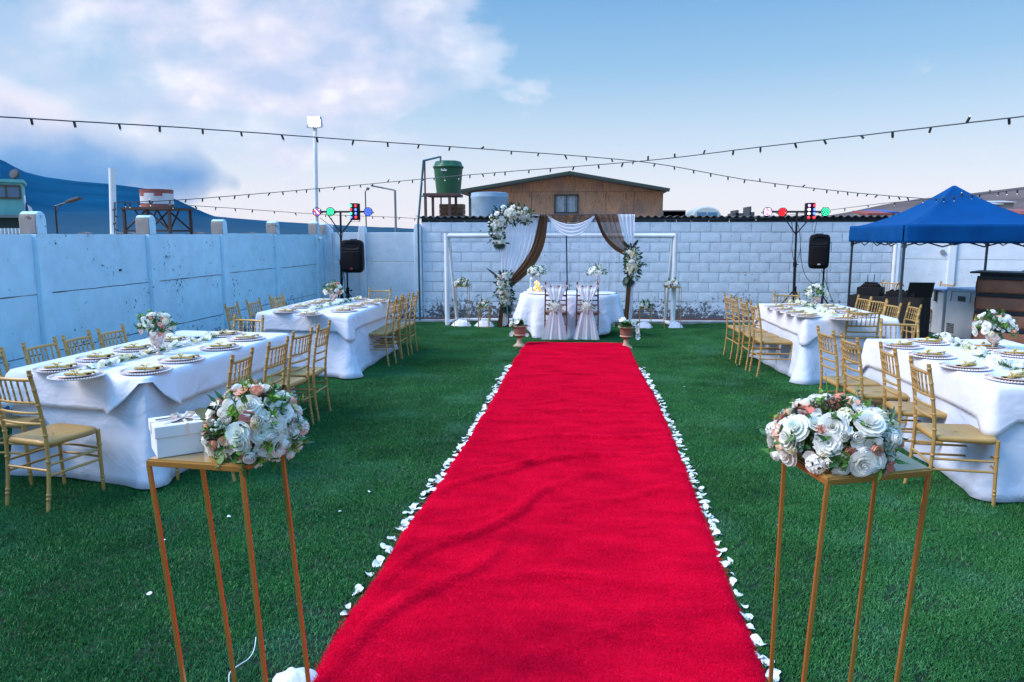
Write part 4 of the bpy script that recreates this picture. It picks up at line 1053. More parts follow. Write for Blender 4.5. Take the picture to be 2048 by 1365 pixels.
drape('drape_tail',[(1258,505),(1260,550),(1259,600),(1257,640)],[(1268,505),(1267,550),(1266,600),(1264,640)],SHW,2,.012,-.02,14,16,label='white tail on the right post')
drape('drape_tail',[(1253,540),(1252,575),(1250,610),(1247,640)],[(1263,540),(1261,575),(1259,610),(1257,640)],SHBR,2,.014,-.07,14,16,label='brown tail on the right post')
drape('drape',[(1093,431),(1092,500),(1092,580),(1092,655)],[(1131,431),(1132,500),(1133,580),(1134,655)],SHT,5,.012,.05,40,16,label='thin tulle panel left of the middle pole')
drape('drape',[(1140,431),(1141,500),(1142,580),(1142,655)],[(1232,431),(1231,500),(1230,580),(1229,655)],SHT,7,.012,.05,60,16,label='thin tulle panel right of the middle pole')
drape('drape',[(1012,575),(1022,600),(1028,630),(1030,655)],[(1092,560),(1092,590),(1092,630),(1092,655)],SHT,5,.012,.06,40,12,label='thin tulle panel behind the flowers')
def spray(lab,path,rads,spec,seed,palms=(),core=200):
    rr=random.Random(seed); P=[A(*q,-.10) for q in path]; c=sum(P,Vector())/len(P)
    root=thing('flower_spray',lab,'flowers',tuple(c),0,'flower sprays tied to the arch')
    items=[]
    for kind,m,n,s in spec: items+=[(kind,m,s)]*n
    rr.shuffle(items); N_=len(items)
    for i,(kind,m,s) in enumerate(items):
        t=(i+.5)/N_; q=poly([tuple(p) for p in P],t); r=rads[0]+(rads[1]-rads[0])*math.sin(PI*t)
        a=i*2.39996; k=math.sqrt(rr.random()); off=Vector((math.cos(a)*r*k,-(1-k*k)*r*.55,math.sin(a)*r*k))
        d=(Vector((off.x,-r*.8,off.z))+Vector((rr.gauss(0,.04),0,rr.gauss(0,.04))))
        bloom(kind,m,root,q+off-c,d,s*rr.uniform(.85,1.2),rr)
    g=G()
    for i in range(core):
        t=rr.random(); q=poly([tuple(p) for p in P],t); r=rads[0]+(rads[1]-rads[0])*math.sin(PI*t); a=rr.random()*6.28; k=rr.uniform(.3,1.1)
        p=q-c+Vector((math.cos(a)*r*k,rr.uniform(-.04,.06),math.sin(a)*r*k)); dd=Vector((math.cos(a),rr.uniform(-.8,.2),math.sin(a))).normalized(); sd=dd.cross(Vector((rr.random()-.5,1,rr.random()-.5))).normalized(); L_=rr.uniform(.05,.10)
        b=len(g.v)
        for x in (p,p+dd*L_*.5+sd*L_*.22,p+dd*L_,p+dd*L_*.5-sd*L_*.22): g.v.append(tuple(x))
        g.f.append((b,b+1,b+2,b+3))
    tag(g.build('foliage',LEAFD,root,angle=180),kind='stuff')
    for (px,py,ang,s) in palms:
        p=A(px,py,-.06)-c; o=bloom('palm',LEAFD,root,p,(math.sin(ang),-.15,math.cos(ang)),s,rr,roll=0)
    return root
AR=[('rose',WFL,22,.042),('rose',MFL,14,.040),('peony',WFL,14,.036),('peony',CFL,6,.034),('bud',WFL,14,.028),('bud',CFL,6,.026),('hyd',WFL,8,.034),('blossom',PFL,4,.026),('sprig',LEAFS,10,.10),('sprig',LEAF,10,.10),('berry',BERRY,5,.08)]
spray('big corner spray of white roses over the left top of the arch',[(1001,483),(993,460),(998,440),(1018,430),(1040,429),(1056,433)],(.10,.17),AR,61,[(999,484,3.1,.20),(1060,434,1.4,.24),(985,478,-2.2,.14),(997,422,-.6,.14)],320)
AR2=[(k,m,max(1,int(n*.62)),s) for k,m,n,s in AR]
spray('white rose spray with palm leaf halfway up the left arch post',[(1010,552),(1007,570),(1009,588),(1012,604)],(.10,.15),AR2,62,[(998,557,-.75,.30),(1012,610,2.95,.24)],200)
AR3=[(k,(CFL if m is MFL else m),n,s) for k,m,n,s in AR2]
spray('cream and blush rose spray on the right arch post',[(1263,502),(1266,518),(1266,534),(1262,548)],(.09,.13),AR3,63,[(1258,499,-.5,.20),(1266,496,.4,.18),(1258,556,3.2,.22),(1254,552,3.5,.2)],180)
# ---- couple's oval table
ct=thing('oval_table','oval table with white cloth before the arch','table',(-.30,12.62,0))
g=G(); g.lathe([(0,.735),(.82,.735),(.83,.745),(.82,.757),(0,.757)],40,cap=False); g.v=[(x,y*.55,z) for x,y,z in g.v]; g.build('tabletop',DKW,ct)
for sx,sy in ((-.48,-.2),(.5,-.2),(-.48,.2),(.5,.2)):
    g=G(); g.tube([(sx,sy,0),(sx,sy,.74)],.018,8); g.build('leg',BLACKM,ct)
g=G(); na=96
def ovc(u,v):
    th=2*PI*u; c,s=math.cos(th),math.sin(th); fr=max(0,-s)
    D=.50+.235*(1/(1+math.exp(-(fr-.62)*22)))+.05*math.sin(3*th+1)
    if s>.2: D=.55
    fold=math.sin(th*11+1.2*math.sin(th*3))*.5+.5*math.sin(th*17+2)
    k=v; rr_=.85+.05*k+.07*fold*k**1.1
    if v==0: return (-.30+.80*c,12.62+.44*s,.764)
    return (-.30+rr_*c*(1+.06*k*abs(c)),12.62+(.47+.05*k+.075*fold*k)*s,.762-D*(v**1.0))
g.quadgrid(ovc,na,14,True); b=len(g.v); g.v.append((-.30,12.62,.764)); 
for i in range(na): g.f.append((b,i,(i+1)%na))
tag(recalc(g.build('tablecloth',CLOTH2,angle=180,solid=.003)),'white cloth in soft folds over the couple\'s oval table','tablecloth')
chb=make_chair(BROWNW); chb['label']='brown wooden chair with white sash, left of the couple\'s two'; chb['group']='brown chairs of the couple'
def setch(o,l,r,ang):
    m=(at(*l)+at(*r))/2; a=R(ang); o.location=(m.x+.235*math.cos(a),m.y+.235*math.sin(a),0); o.rotation_euler=(0,0,a-PI/2); o.scale=(1,1,1.07)
chb2=copy_tree(chb); chb2['label']='brown wooden chair with white sash, right of the couple\'s two'
setch(chb,(1088,685),(1134,685),92); setch(chb2,(1150,685),(1197,685),88)
TULLE=sheer_mat('sash_tulle',(.96,.97,.99),.96)
def sash(ch,lab,lab2,seed,skew):
    o0=ch.location; a=ch.rotation_euler.z; rr=random.Random(seed)
    g=G(); zt,zk,zb=.945,.60,.055
    def f(u,v):
        x=2*u-1
        if v<.42: t=v/.42; z=zt+(zk-zt)*t; wd=.145*(1-t)**1.2+.050
        else: t=(v-.42)/.58; z=zk+(zb-zk)*t; wd=.050+.165*t**.75
        xx=x*wd+skew*max(0,v-.42)
        y=-.315-.02*math.sin(PI*v)-.018*math.sin(x*9+seed)*(.3+abs(v-.42))-.010*math.sin(x*17)+(.02 if v<.1 else 0)
        return (xx,y,z)
    g.quadgrid(f,36,30); g.quadgrid(lambda u,v:((2*u-1)*.19,-.315+.11*v,.945+.012*math.sin(PI*v)-.03*v),20,4)
    s=g.build('chair_sash',TULLE,None,tuple(o0),(0,0,a),angle=180); tag(s,lab,'sash','white tulle sashes')
    r=thing('flower_bunch',lab2,'flowers',(0,0,0),a,'flower bunches tied on the sashes'); r.location=Vector(o0)+Matrix.Rotation(a,3,'Z')@Vector((0,-.355,.60))
    items=[('rose',WFL,.036)]*7+[('bud',WFL,.028)]*5+[('peony',CFL,.03)]*3+[('berry',BERRY,.06)]*5+[('sprig',LEAFS,.07)]*4+[('leaf',LEAFD,.07)]*4
    for i,(k,m,sz) in enumerate(items):
        an=i*2.4; q=math.sqrt((i+.5)/len(items)); p=Vector((math.cos(an)*.11*q,-.05*(1-q*q)-.005,math.sin(an)*.09*q)); bloom(k,m,r,p,(p.x*6,-.8,p.z*6+.1),sz,rr)
sash(chb,'white tulle sash gathered down the left brown chair back','white rose bunch tied on the left brown chair',3,-.03)
sash(chb2,'white tulle sash gathered down the right brown chair back','white rose bunch tied on the right brown chair',8,-.01)
# ---- tall flower trumpets, plates and lit letters on the couple's table
PEARL=mat('rose_gold_pearl_stem',(.76,.60,.55),.2,.45,var=.4,vscale=30)
def trumpet(px,py0,ptop,lab,lab2,seed):
    b=at(px,py0,.766); q=atY(px,ptop,b.y); h=q.z-.766-.03
    g=G(); prof=[(0,0),(.062,0),(.06,.012),(.022,.03)]
    n=7
    for i in range(n):
        z0=.035+(h*.70-.035)*i/n; z1=.035+(h*.70-.035)*(i+1)/n; r=.030 if i%2 else .022
        prof+=[(.011,z0),(r,z0+(z1-z0)*.35),(r,z0+(z1-z0)*.6),(.011,z1)]
    prof+=[(.013,h*.74),(.035,h*.86),(.062,h*.97),(.064,h),(.058,h),(0,h*.9)]
    g.lathe(prof,14,cap=False); tag(g.build('tall_vase',PEARL,None,(b.x,b.y,.767)),lab,'vase','tall vases of the couple\'s table')
    r=thing('bouquet',lab2,'bouquet',(b.x,b.y,.767+h+.02),0,'bouquets on the tall vases')
    bouquet(r,(.175,.16,.125),[('rose',WFL,9,.038),('rose',MFL,6,.036),('bud',WFL,9,.028),('peony',WFL,7,.034),('bud',CFL,6,.026),('hyd',WFL,4,.03),('sprig',LEAF,8,.08),('sprig',LEAFS,6,.08),('berry',BERRY,5,.06)],seed,zlo=-.25,core=130,lsize=.05)
trumpet(1073,583,545,'pearly tall vase left on the couple\'s table','white bouquet on the left tall vase, before brown voile',71)
trumpet(1193,583,545,'pearly tall vase right on the couple\'s table','white bouquet on the right tall vase, before plain wall',72)
for px,lab in ((1099,'left'),(1178,'right')):
    p=at(px,584,.768); d=put('dinner_plate',PLM_,PORC,None,tuple(p),(0,0,0)); tag(d,'white plate %s on the couple\'s table'%lab,'plate','plates of the couple')
def text_mesh(body,size,depth):
    cu=bpy.data.curves.new('t','FONT'); cu.body=body; cu.size=size; cu.extrude=depth; cu.align_x='CENTER'; cu.offset=size*.012
    o=bpy.data.objects.new('t',cu); COL.objects.link(o); dg=bpy.context.evaluated_depsgraph_get(); me=bpy.data.meshes.new_from_object(o.evaluated_get(dg)); bpy.data.objects.remove(o); return me
MARQ=mat('amber_letter_face',(.75,.36,.04),.4,emit=(1.0,.45,.05),estr=.35); LBUL=mat('letter_bulb',(1,.9,.7),.3,emit=(1,.85,.6),estr=4)
def letter(ch,px,py,size,lab,face):
    p=at(px,py,.767); r=thing('marquee_letter',lab,'letter light',(p.x,p.y,.767),R(4),'lit letters on the couple\'s table')
    me=text_mesh(ch,size,.022); o=put('letter_body',me,mat('white_letter_edge',(.82,.80,.76),.5),r,(0,0,.003),(PI/2,0,0))
    me2=text_mesh(ch,size*.94,.004); o2=put('letter_face',me2,face,r,(0,-.0245,.008),(PI/2,0,0))
    zs=[v.co.y for v in me2.vertices]; zmin=min(zs); o.location.z-=zmin*1.06; o2.location.z-=zmin
    g=G(); pts=[v.co for v in me2.vertices if v.co.z>0]; step=max(1,len(pts)//16)
    for v in pts[::step]: g.lathe([(0,-.006),(.006,0),(0,.006)],6,(v.x*.96,-.031,v.y-zmin+.008),cap=False)
    g.build('bulbs',LBUL,r)
letter('&',1075,584,.275,'amber marquee ampersand with bulbs on the couple\'s table',MARQ)
letter('J',1061,584,.26,'narrow white marquee letter left of the ampersand',mat('white_letter_face',(.85,.82,.78),.4))
# ---- urns with lilies
TERR=mat('terracotta',(.30,.125,.085),.6,var=.25,vscale=9); SANDT=mat('sandy_clay',(.50,.36,.25),.65,var=.2,vscale=14)
def urn(px,py,lab,seed,trail):
    p=at(px,py); r=thing('urn_planter',lab,'urn',(p.x,p.y,0),0,'terracotta urns at the carpet head'); rr=random.Random(seed)
    g=G(); g.box((0,0,.012),(.185,.185,.024)); g.lathe([(.085,.024),(.08,.035),(.055,.05),(.045,.075),(.038,.12),(.040,.145)],20,cap=True); 
    g.v=[v for v in g.v]; g.build('foot',SANDT,r,bevel=.003)
    g=G(); g.lathe([(.040,.145),(.07,.16),(.092,.185)],24,cap=False); g.lathe([(.088,.190),(.094,.21),(.098,.26),(.105,.318)],24,cap=False); g.lathe([(0,.30),(.095,.30)],24,cap=False); g.build('bowl',TERR,r)
    g=G(); g.lathe([(.092,.183),(.101,.189),(.101,.198),(.092,.205)],24,cap=False); g.lathe([(.103,.315),(.128,.325),(.134,.338),(.128,.345),(.100,.335)],24,cap=False); g.build('rim',SANDT,r)
    pl_=thing('lily_plant',('green leafy plant with white lilies in the %s urn'%('left' if trail<0 else 'right')),'plant',(p.x,p.y,.32),0,'lily plants in the urns')
    g=G()
    for i in range(70):
        a=rr.random()*6.28; e=rr.uniform(.3,1.3); d=Vector((math.cos(a)*math.cos(e),math.sin(a)*math.cos(e),math.sin(e))); L_=rr.uniform(.08,.17); b0=Vector((rr.uniform(-.06,.06),rr.uniform(-.06,.06),0)); sd=d.cross(Vector((0,0,1))).normalized()
        g.quadgrid(lambda u,v:b0+d*(.04+L_*v)+sd*(.034*(u-.5)*math.sin(PI*(.05+.93*v)))+Vector((0,0,-.05*v*v)),2,4)
    g.build('leaves',LEAF,pl_,angle=180)
    for i in range(5):
        a=rr.random()*6.28; e=rr.uniform(.1,1.1); d=Vector((math.cos(a)*math.cos(e),-abs(math.sin(a))*math.cos(e),math.sin(e))); bloom('blossom',WFL,pl_,d*.13+Vector((0,0,.02)),d,.05,rr,squash=1.4)
    if trail>0:
        g=G(); tp=smoothpts([(.10,-.05,.06),(.16,-.07,.02),(.17,-.08,-.07),(.165,-.08,-.15)],5); g.tube(tp,.004,5); g.build('trailing_stem',LEAF,pl_)
        for q in tp[5::3]: bloom('blossom',WFL,pl_,q,(rr.gauss(0,.4),-1,rr.gauss(0,.3)),.042,rr)
    else:
        for q in ((-.13,-.05,-.12),(.12,-.06,-.12),(-.11,-.06,-.09)): bloom('blossom',WFL,pl_,Vector(q),(rr.gauss(0,.4),-1,.2),.034,rr)
urn(1039,694,'terracotta urn on a pale pedestal foot, left of the carpet head',5,-1)
urn(1252,697,'terracotta urn with a trailing lily, right of the carpet head',6,1)
# ---- wire flower stands with cloth wrapped weights
def wire_stand(pl_,pr_,ptop,depth,lab,lab2,seed,thick=.006,frad=.15):
    a,b=at(*pl_),at(*pr_); wd=(b-a).length; h=atY(pl_[0],ptop,a.y).z; r=thing('wire_flower_stand',lab,'flower stand',(a.x,a.y,0),math.atan2((b-a).y,(b-a).x)*0,'gold wire flower stands by the goal')
    for x,y in ((0,0),(wd,0),(wd*.98,depth),(wd*.02,depth)):
        g=G(); g.box((x,y,h/2),(thick*2,thick*2,h)); g.build('leg',WIREG,r,smooth=False)
    for z in (h,.01):
        g=G()
        for (x,y,dx,dy) in ((wd/2,0,wd,0),(wd/2,depth,wd,0),(0,depth/2,0,depth),(wd,depth/2,0,depth)): g.box((x,y,z),(max(dx,thick*1.6),max(dy,thick*1.6),thick*1.6))
        g.build('frame',WIREG,r,smooth=False)
    g=G(); g.box((wd/2,depth/2,h+.004),(wd,depth,.006)); g.build('top_plate',WIREG,r,smooth=False)
    fb=thing('bouquet',lab2,'bouquet',(a.x+wd/2,a.y+depth/2,h+.02),0,'bouquets on the wire stands')
    bouquet(fb,(frad,frad*.85,frad*.85),[('rose',WFL,8,.036),('rose',MFL,4,.034),('bud',WFL,6,.026),('peony',WFL,4,.03),('blossom',PFL,3,.024),('hyd',WFL,2,.03),('sprig',LEAFB,6,.075),('sprig',LEAF,7,.075),('berry',BERRY,3,.05)],seed,zlo=-.12,core=90,lsize=.05)
wire_stand((909,656),(936,656),574,.26,'tall gold wire stand inside the left goal post','white bouquet on the tall stand by the left goal post',81,.005,.155)
wire_stand((957,657),(977,656),616,.22,'short gold stand between goal post and left arch','small white and peach bouquet on the short left stand',82,.010,.125)
wire_stand((1279,659),(1299,658),618,.22,'short gold wire stand right of the right urn','small white bouquet on the short stand right of the arch',83,.005,.125)
wire_stand((1329,659),(1357,658),576,.26,'tall gold wire stand by the right goal post','white bouquet on the tall stand by the right goal post',84,.005,.155)
for px,py,wx,lab in ((921,655,.20,'left of the arch, under the tall stand'),(968,656,.19,'left of the arch, under the short stand'),(1289,659,.17,'right of the arch, under the short stand'),(1352,659,.15,'at the foot of the right goal post')):
    p=at(px,py); g=G(); sd_=px*.01
    g.quadgrid(lambda u,v:((lambda a,r:(r*wx*math.cos(a)*(1+.25*nz(math.cos(a)*2,math.sin(a)*2,sd_)),r*wx*.55*math.sin(a),.11*(1-r**2.5)*(1+.35*nz(r*3,a,sd_,1.2))+.012*math.sin(7*a+sd_)*r+.012))(2*PI*u,v)),24,8,True)
    tag(g.build('wrapped_weight',CLOTH2,None,(p.x,p.y+.12,0),angle=180),'white cloth wrapped weight '+lab,'weight','white cloth wrapped weights')
# ============================================================ GOAL
fl,fr=at(895,652),at(1345,656); hl=atY(893,470,fl.y).z-.03; hr=atY(1348,468,fr.y).z-.03; hl=hr=(hl+hr)/2
goal=thing('football_goal','white tubular football goal standing against the block wall','goal',(fl.x,fl.y,0))
gd=.52
def gt(*pts,r=.045,name='post'):
    g=G(); g.tube([Vector(p)-Vector((fl.x,fl.y,0)) for p in pts],r,14); return g.build(name,WHITEP,goal)
gt((fl.x,fl.y,0),(fl.x,fl.y,hl+.045)); gt((fr.x,fr.y,0),(fr.x,fr.y,hr+.045)); gt((fl.x,fl.y,hl),(fr.x,fr.y,hr),name='crossbar')
gt((fl.x+.03,fl.y+.05,hl-.02),(fl.x+.10,fl.y+gd,.05),r=.032,name='back_stay'); gt((fr.x-.03,fr.y+.05,hr-.02),(fr.x-.10,fr.y+gd,.05),r=.032,name='back_stay')
gt((fl.x,fl.y,.06),(fl.x+.10,fl.y+gd,.06),r=.034,name='ground_bar'); gt((fr.x,fr.y,.06),(fr.x-.10,fr.y+gd,.06),r=.034,name='ground_bar'); gt((fl.x+.10,fl.y+gd,.06),(fr.x-.10,fr.y+gd,.06),r=.036,name='ground_bar')
# ============================================================ SOUND AND LIGHT
def led(name,c,s=9): return mat('led_'+name,c,.3,emit=c,estr=s*.42)
LEDW,LEDR,LEDG,LEDB,LEDP=led('white',(.95,.9,1),7),led('red',(1,.02,.03),6),led('green',(.05,1,.40),5),led('blue',(.06,.12,1),7),led('violet',(.75,.2,1),6)
def parcan(px,py,Y,lab,mats,grp,rad=.088,hexa=False):
    p=atY(px,py,Y); r=thing('stage_light',lab,'stage light',tuple(p),0,grp)
    M90=Matrix.Rotation(PI/2,4,'X')
    g=G(); n=6 if hexa else 10; g.lathe([(.0,-.12),(.05,-.115),(.072,-.07),(rad*.95,-.01),(rad,.0),(rad,.018),(rad*.86,.020),(rad*.84,.006),(0,.006)],n,cap=False); o=g.build('lamp_body',BLACK,r,angle=25); o.matrix_local=M90
    for mi,m in enumerate(mats):
        g=G(); 
        for ring,(cnt,rr_) in enumerate(((1,0),(6,.38),(12,.70))):
            for i in range(cnt):
                if (i+ring)%len(mats)!=mi: continue
                a=2*PI*i/cnt+.2; g.lathe([(0,.018),(.008,.016),(.0105,.008)],8,(rad*rr_*math.cos(a),rad*rr_*math.sin(a),.0),cap=False)
        o=g.build('leds',m,r); o.matrix_local=M90
    g=G(); g.tube([(-rad*1.05,.05,0),(-rad*1.05,.06,-.02),(-.03,.08,-rad*.2),(.03,.08,-rad*.2),(rad*1.05,.06,-.02),(rad*1.05,.05,0)],.007,5); g.build('bracket',BLACKM,r)
    return r
def derby(px,py,Y,lab,grp,white):
    p=atY(px,py,Y); r=thing('effect_light',lab,'stage light',tuple(p),0,grp)
    g=G(); g.prism([(-.075,-.06),(-.05,-.10),(.05,-.10),(.075,-.06),(.075,.10),(-.075,.10)],-.16,.16,axis='z'); recalc(g.build('lamp_body',BLACK,r,smooth=False,bevel=.006))
    cols=[LEDR,LEDG,LEDB,LEDR,LEDB,LEDG,LEDR,LEDB] if not white else [LEDR,LEDP,LEDB,LEDW,LEDB,LEDW,LEDR,LEDR]
    for i in range(8):
        x=-.048 if i%2 else .048; z=.11-.072*(i//2); g=G(); g.lathe([(0,.012),(.018,.008),(.024,0)],10,cap=False); o=g.build('led_lens',cols[i],r); o.matrix_local=Matrix.Translation((x,-.108,z))@Matrix.Rotation(PI/2,4,'X')
    g=G(); g.tube([(-.09,0,.02),(-.09,0,-.19),(.09,0,-.19),(.09,0,.02)],.008,6); g.build('bracket',BLACKM,r)
    return r
def light_stand(base_px,top_px,bar,Y,lab,grp):
    b=atY(*base_px,Y); t=atY(*top_px,Y); r=thing('light_stand',lab,'light stand',(b.x,b.y,0),0,grp); o=Vector((b.x,b.y,0))
    q=Vector((b.x,Y,0)); tp=Vector((t.x,Y,t.z))
    g=G(); mid=q.lerp(tp,.55); g.tube([q+Vector((0,0,.25)),mid],.028,10); g.tube([mid,tp],.021,10); g.v=[(x-o.x,y-o.y,z) for x,y,z in g.v]; g.build('pole',BLACKM,r)
    for a in (.6,2.6,4.6):
        g=G(); d=Vector((math.cos(a),math.sin(a),0)); g.tube([Vector((0,0,.72)),d*.55+Vector((0,0,.02))],.016,6); g.tube([Vector((0,0,.28)),d*.31+Vector((0,0,.33))],.011,6); g.build('leg',BLACKM,r)
    g=G(); g.tube([(0,0,.66),(0,0,.78)],.036,10); k=mid-o; g.tube([k-Vector((0,0,.05)),k+Vector((0,0,.05))],.036,10); g.tube([k,k+Vector((.06,-.02,0))],.009,6); g.build('collar',BLACK,r)
    A_,B_=atY(bar[0][0],bar[0][1],Y),atY(bar[1][0],bar[1][1],Y); g=G(); g.tube([A_-o,B_-o],.019,10); g.build('crossbar',BLACKM,r)
    g=G(); T=tp-o; g.tube([T+Vector((-.30,0,-.0)),T+Vector((0,0,-.42))],.011,6); g.tube([T+Vector((.34,0,0)),T+Vector((0,0,-.42))],.011,6); g.build('brace',BLACKM,r); return r
def spk(px0,py0,px1,py1,Y,lab,badge,stand_px,grp,yaw=0):
    a,b=atY(px0,py1,Y),atY(px1,py0,Y); wd=(b.x-a.x); H=b.z-a.z; cx=(a.x+b.x)/2
    r=thing('loudspeaker',lab,'loudspeaker',(cx,Y,a.z),yaw,grp)
    g=G()
    def f(u,v):
        th=2*PI*u; c,s=math.cos(th),math.sin(th); e=.30; x=math.copysign(abs(c)**e,c)*wd/2; z=math.copysign(abs(s)**e,s)*H/2+H/2
        k=[.90,.985,1,1,.86,.72,.70][int(round(v*6))]; y=[-.022,-.012,.0,.03,.20,.30,.30][int(round(v*6))]
        return (x*k,y-.012*(1-(x/(wd/2))**2) if v<.4 else y,(z-H/2)*(k*.4+.6)+H/2)
    g.quadgrid(f,48,6,True); n=48; g.f.append(tuple(range(n))); g.f.append(tuple(reversed(range(6*n,7*n)))); recalc(g.build('cabinet',BLACK,r,angle=35))
    g=G(); g.quadgrid(lambda u,v:((u-.5)*wd*.82*(1-.06*abs(2*v-1)**6),-.040-.018*(1-(2*u-1)**2),H*(.07+.60*v)),14,12); g.build('grille',GRILLE,r,angle=180,solid=.006)
    g=G(); g.quadgrid(lambda u,v:((u-.5)*wd*.80*(1-.18*v*v),-.034-.012*(1-(2*u-1)**2)+.045*math.sin(PI*v)*math.sin(PI*u),H*(.69+.24*v)),16,10); g.build('horn',BLACK,r,angle=180,solid=.004)
    g=G(); g.lathe([(0,0),(.030,.0),(.030,.004),(0,.006)],16); g.v=[(x,y*.55,z) for x,y,z in g.v]; o=g.build('badge',badge,r); o.matrix_local=Matrix.Translation((0,-.063,H*.13))@Matrix.Rotation(PI/2,4,'X')
    g=G(); g.box((0,.13,H+.004),(.14,.03,.02)); g.build('handle',BLACK,r,bevel=.006)
    s=thing('speaker_stand','black tripod stand holding '+lab.split(' ',1)[1],'speaker stand',(stand_px,Y+.10,0),0,'speaker stands')
    g=G(); g.tube([(0,0,.10),(0,0,.72)],.025,10); g.tube([(0,0,.72),(0,0,a.z-.002)],.0175,10); g.build('pole',BLACKM,s)
    for an in (.3,2.4,4.5):
        d=Vector((math.cos(an),math.sin(an),0)); g=G(); g.tube([Vector((0,0,.62)),d*.50+Vector((0,0,.015))],.013,6); g.tube([Vector((0,0,.18)),d*.27+Vector((0,0,.28))],.010,6); g.build('leg',BLACKM,s)
    g=G(); g.tube([(0,0,.58),(0,0,.72)],.034,10); g.tube([(0,0,.66),(.08,-.02,.66)],.010,6); g.tube([(.075,-.02,.645),(.085,-.02,.675)],.018,6); g.build('collar',BLACK,s)
    return r
YL=14.05
light_stand((683,600),(681,424),((626,424),(741,424)),YL,'black light stand with four lamps behind the far left table','light stands with crossbars')
gl='lamps on the left light stand'
parcan(634,424,YL-.12,'round lamp with mixed red, blue and white leds, left end of left bar',[LEDW,LEDR,LEDB],gl)
parcan(661,424,YL-.12,'round lamp lit green on the left bar',[LEDG],gl)
derby(710,424,YL-.12,'boxy effect lamp with red, green and blue lenses on the left bar',gl,False)
parcan(736.5,424,YL-.12,'round lamp lit blue, right end of left bar',[LEDB],gl)
sp=atY(701,600,YL); spk(683,480,725,546,YL-.25,'black loudspeaker with red badge beside the left light stand',mat('red_badge',(.5,.03,.03),.4),sp.x,'loudspeakers')
YR=14.25
light_stand((1588,600),(1594,424),((1532,424),(1656,424)),YR,'black light stand with four lamps behind the far right table','light stands with crossbars')
gr='lamps on the right light stand'
parcan(1535,424,YR-.12,'round lamp glaring white and violet, left end of right bar',[LEDW,LEDW,LEDP],gr)
parcan(1565,425,YR-.12,'round lamp lit red on the right bar',[LEDR],gr)
derby(1620,424,YR-.12,'boxy effect lamp glaring blue and white on the right bar',gr,True)
parcan(1650.5,424,YR-.12,'six sided lamp lit green, right end of right bar',[LEDG,LEDG],gr,.092,True)
sp=atY(1639,600,YR); spk(1616,469,1661,538,YR-.25,'black loudspeaker with silver badge beside the right light stand',mat('silver_badge',(.6,.6,.62),.3,.6),sp.x,'loudspeakers',R(-10))
def cab(pts,Y,lab,r=.0055):
    g=G(); g.tube(smoothpts([atY(x,y,Y+(d if d else 0)) for x,y,d in pts],8),r,5); tag(g.build('cable',CABLE),lab,'cable')
cab([(662,436,-.1),(673,458,-.05),(681,480,-.04),(682,520,-.04),(688,545,-.05),(684,575,-.04),(687,600,-.04)],YL,'black cable hanging down the left light stand pole')
cab([(640,436,-.1),(660,452,-.05),(677,468,-.03)],YL,'thin cable slung from the leftmost lamp to the left pole')
cab([(706,438,-.1),(694,455,-.05),(684,475,-.04),(686,540,-.05),(690,565,-.05),(686,590,-.04)],YL,'black cable from the boxy effect lamp on the left bar')
cab([(1582,436,-.1),(1586,470,-.04),(1584,500,-.04),(1590,525,-.04),(1600,505,-.05),(1600,470,-.05),(1596,450,-.04)],YR,'looped black cable on the right light stand')
cab([(1600,470,-.05),(1603,520,-.06),(1610,550,-.07),(1625,567,-.08),(1637,563,.05)],YR,'black cable sagging from right light stand to the speaker')
cab([(1634,441,-.1),(1630,460,-.07),(1628,470,-.06)],YR,'short cable between the blue effect lamp and right speaker')
cab([(1643,540,.05),(1650,560,.05),(1660,590,.05),(1672,615,.1)],YR,'thin cable slanting from the right speaker to the ground')
cab([(1654,540,.08),(1654,575,.08),(1654,612,.08)],YR,'thin cable hanging straight below the right speaker')
# ============================================================ CANOPY, DJ, BAR
BLUEF=mat('blue_canopy_fabric',(.0015,.066,.235),.65,var=.12,vscale=3,bump=.12,bscale=9,spec=.08)
LEGM=mat('dark_grey_steel',(.06,.075,.09),.45,.4)
X0,X1,Y0,Y1=4.48,6.72,10.95,13.08; zt_,zv=1.885,1.622; PK=Vector(((X0+X1)/2,(Y0+Y1)/2,atY(1906,371,(Y0+Y1)/2).z))
can=thing('canopy_tent','blue pop up canopy with a pointed roof over the bar','canopy',((X0+X1)/2,(Y0+Y1)/2,0)); CO_=Vector(((X0+X1)/2,(Y0+Y1)/2,0))
CR=[Vector((X0,Y0,zt_)),Vector((X1,Y0,zt_)),Vector((X1,Y1,zt_)),Vector((X0,Y1,zt_))]
for i in range(4):
    a,b=CR[i],CR[(i+1)%4]; g=G()
    def f(u,v,a=a,b=b,i=i):
        e=a.lerp(b,u); k=1-(1-v)  ; p=e.lerp(Vector((PK.x,PK.y,zt_)),v*.985); 
        z=zt_+(PK.z-zt_)*(v**1.55)*.985+ (.02*math.sin(PI*u)*math.sin(PI*v)*-1.6) +.004*nz(u*6,v*5,i,1.5)
        return (p.x-CO_.x,p.y-CO_.y,z)
    g.quadgrid(f,20,18); g.build('roof_panel',BLUEF,can,angle=180,solid=.003)
    g=G(); n_=Vector(((b-a).y,-(b-a).x,0)).normalized()
    def fv(u,v,a=a,b=b,n_=n_,i=i):
        e=a.lerp(b,u)+n_*(.012+.022*v*(nz(u*9,v,i)*1.2+.4*math.sin(u*21+i))+.004); return (e.x-CO_.x,e.y-CO_.y,zt_-(zt_-zv)*v-.006*math.sin(PI*u)*v+.012)
    g.quadgrid(fv,36,6); g.build('valance',BLUEF,can,angle=180,solid=.003)
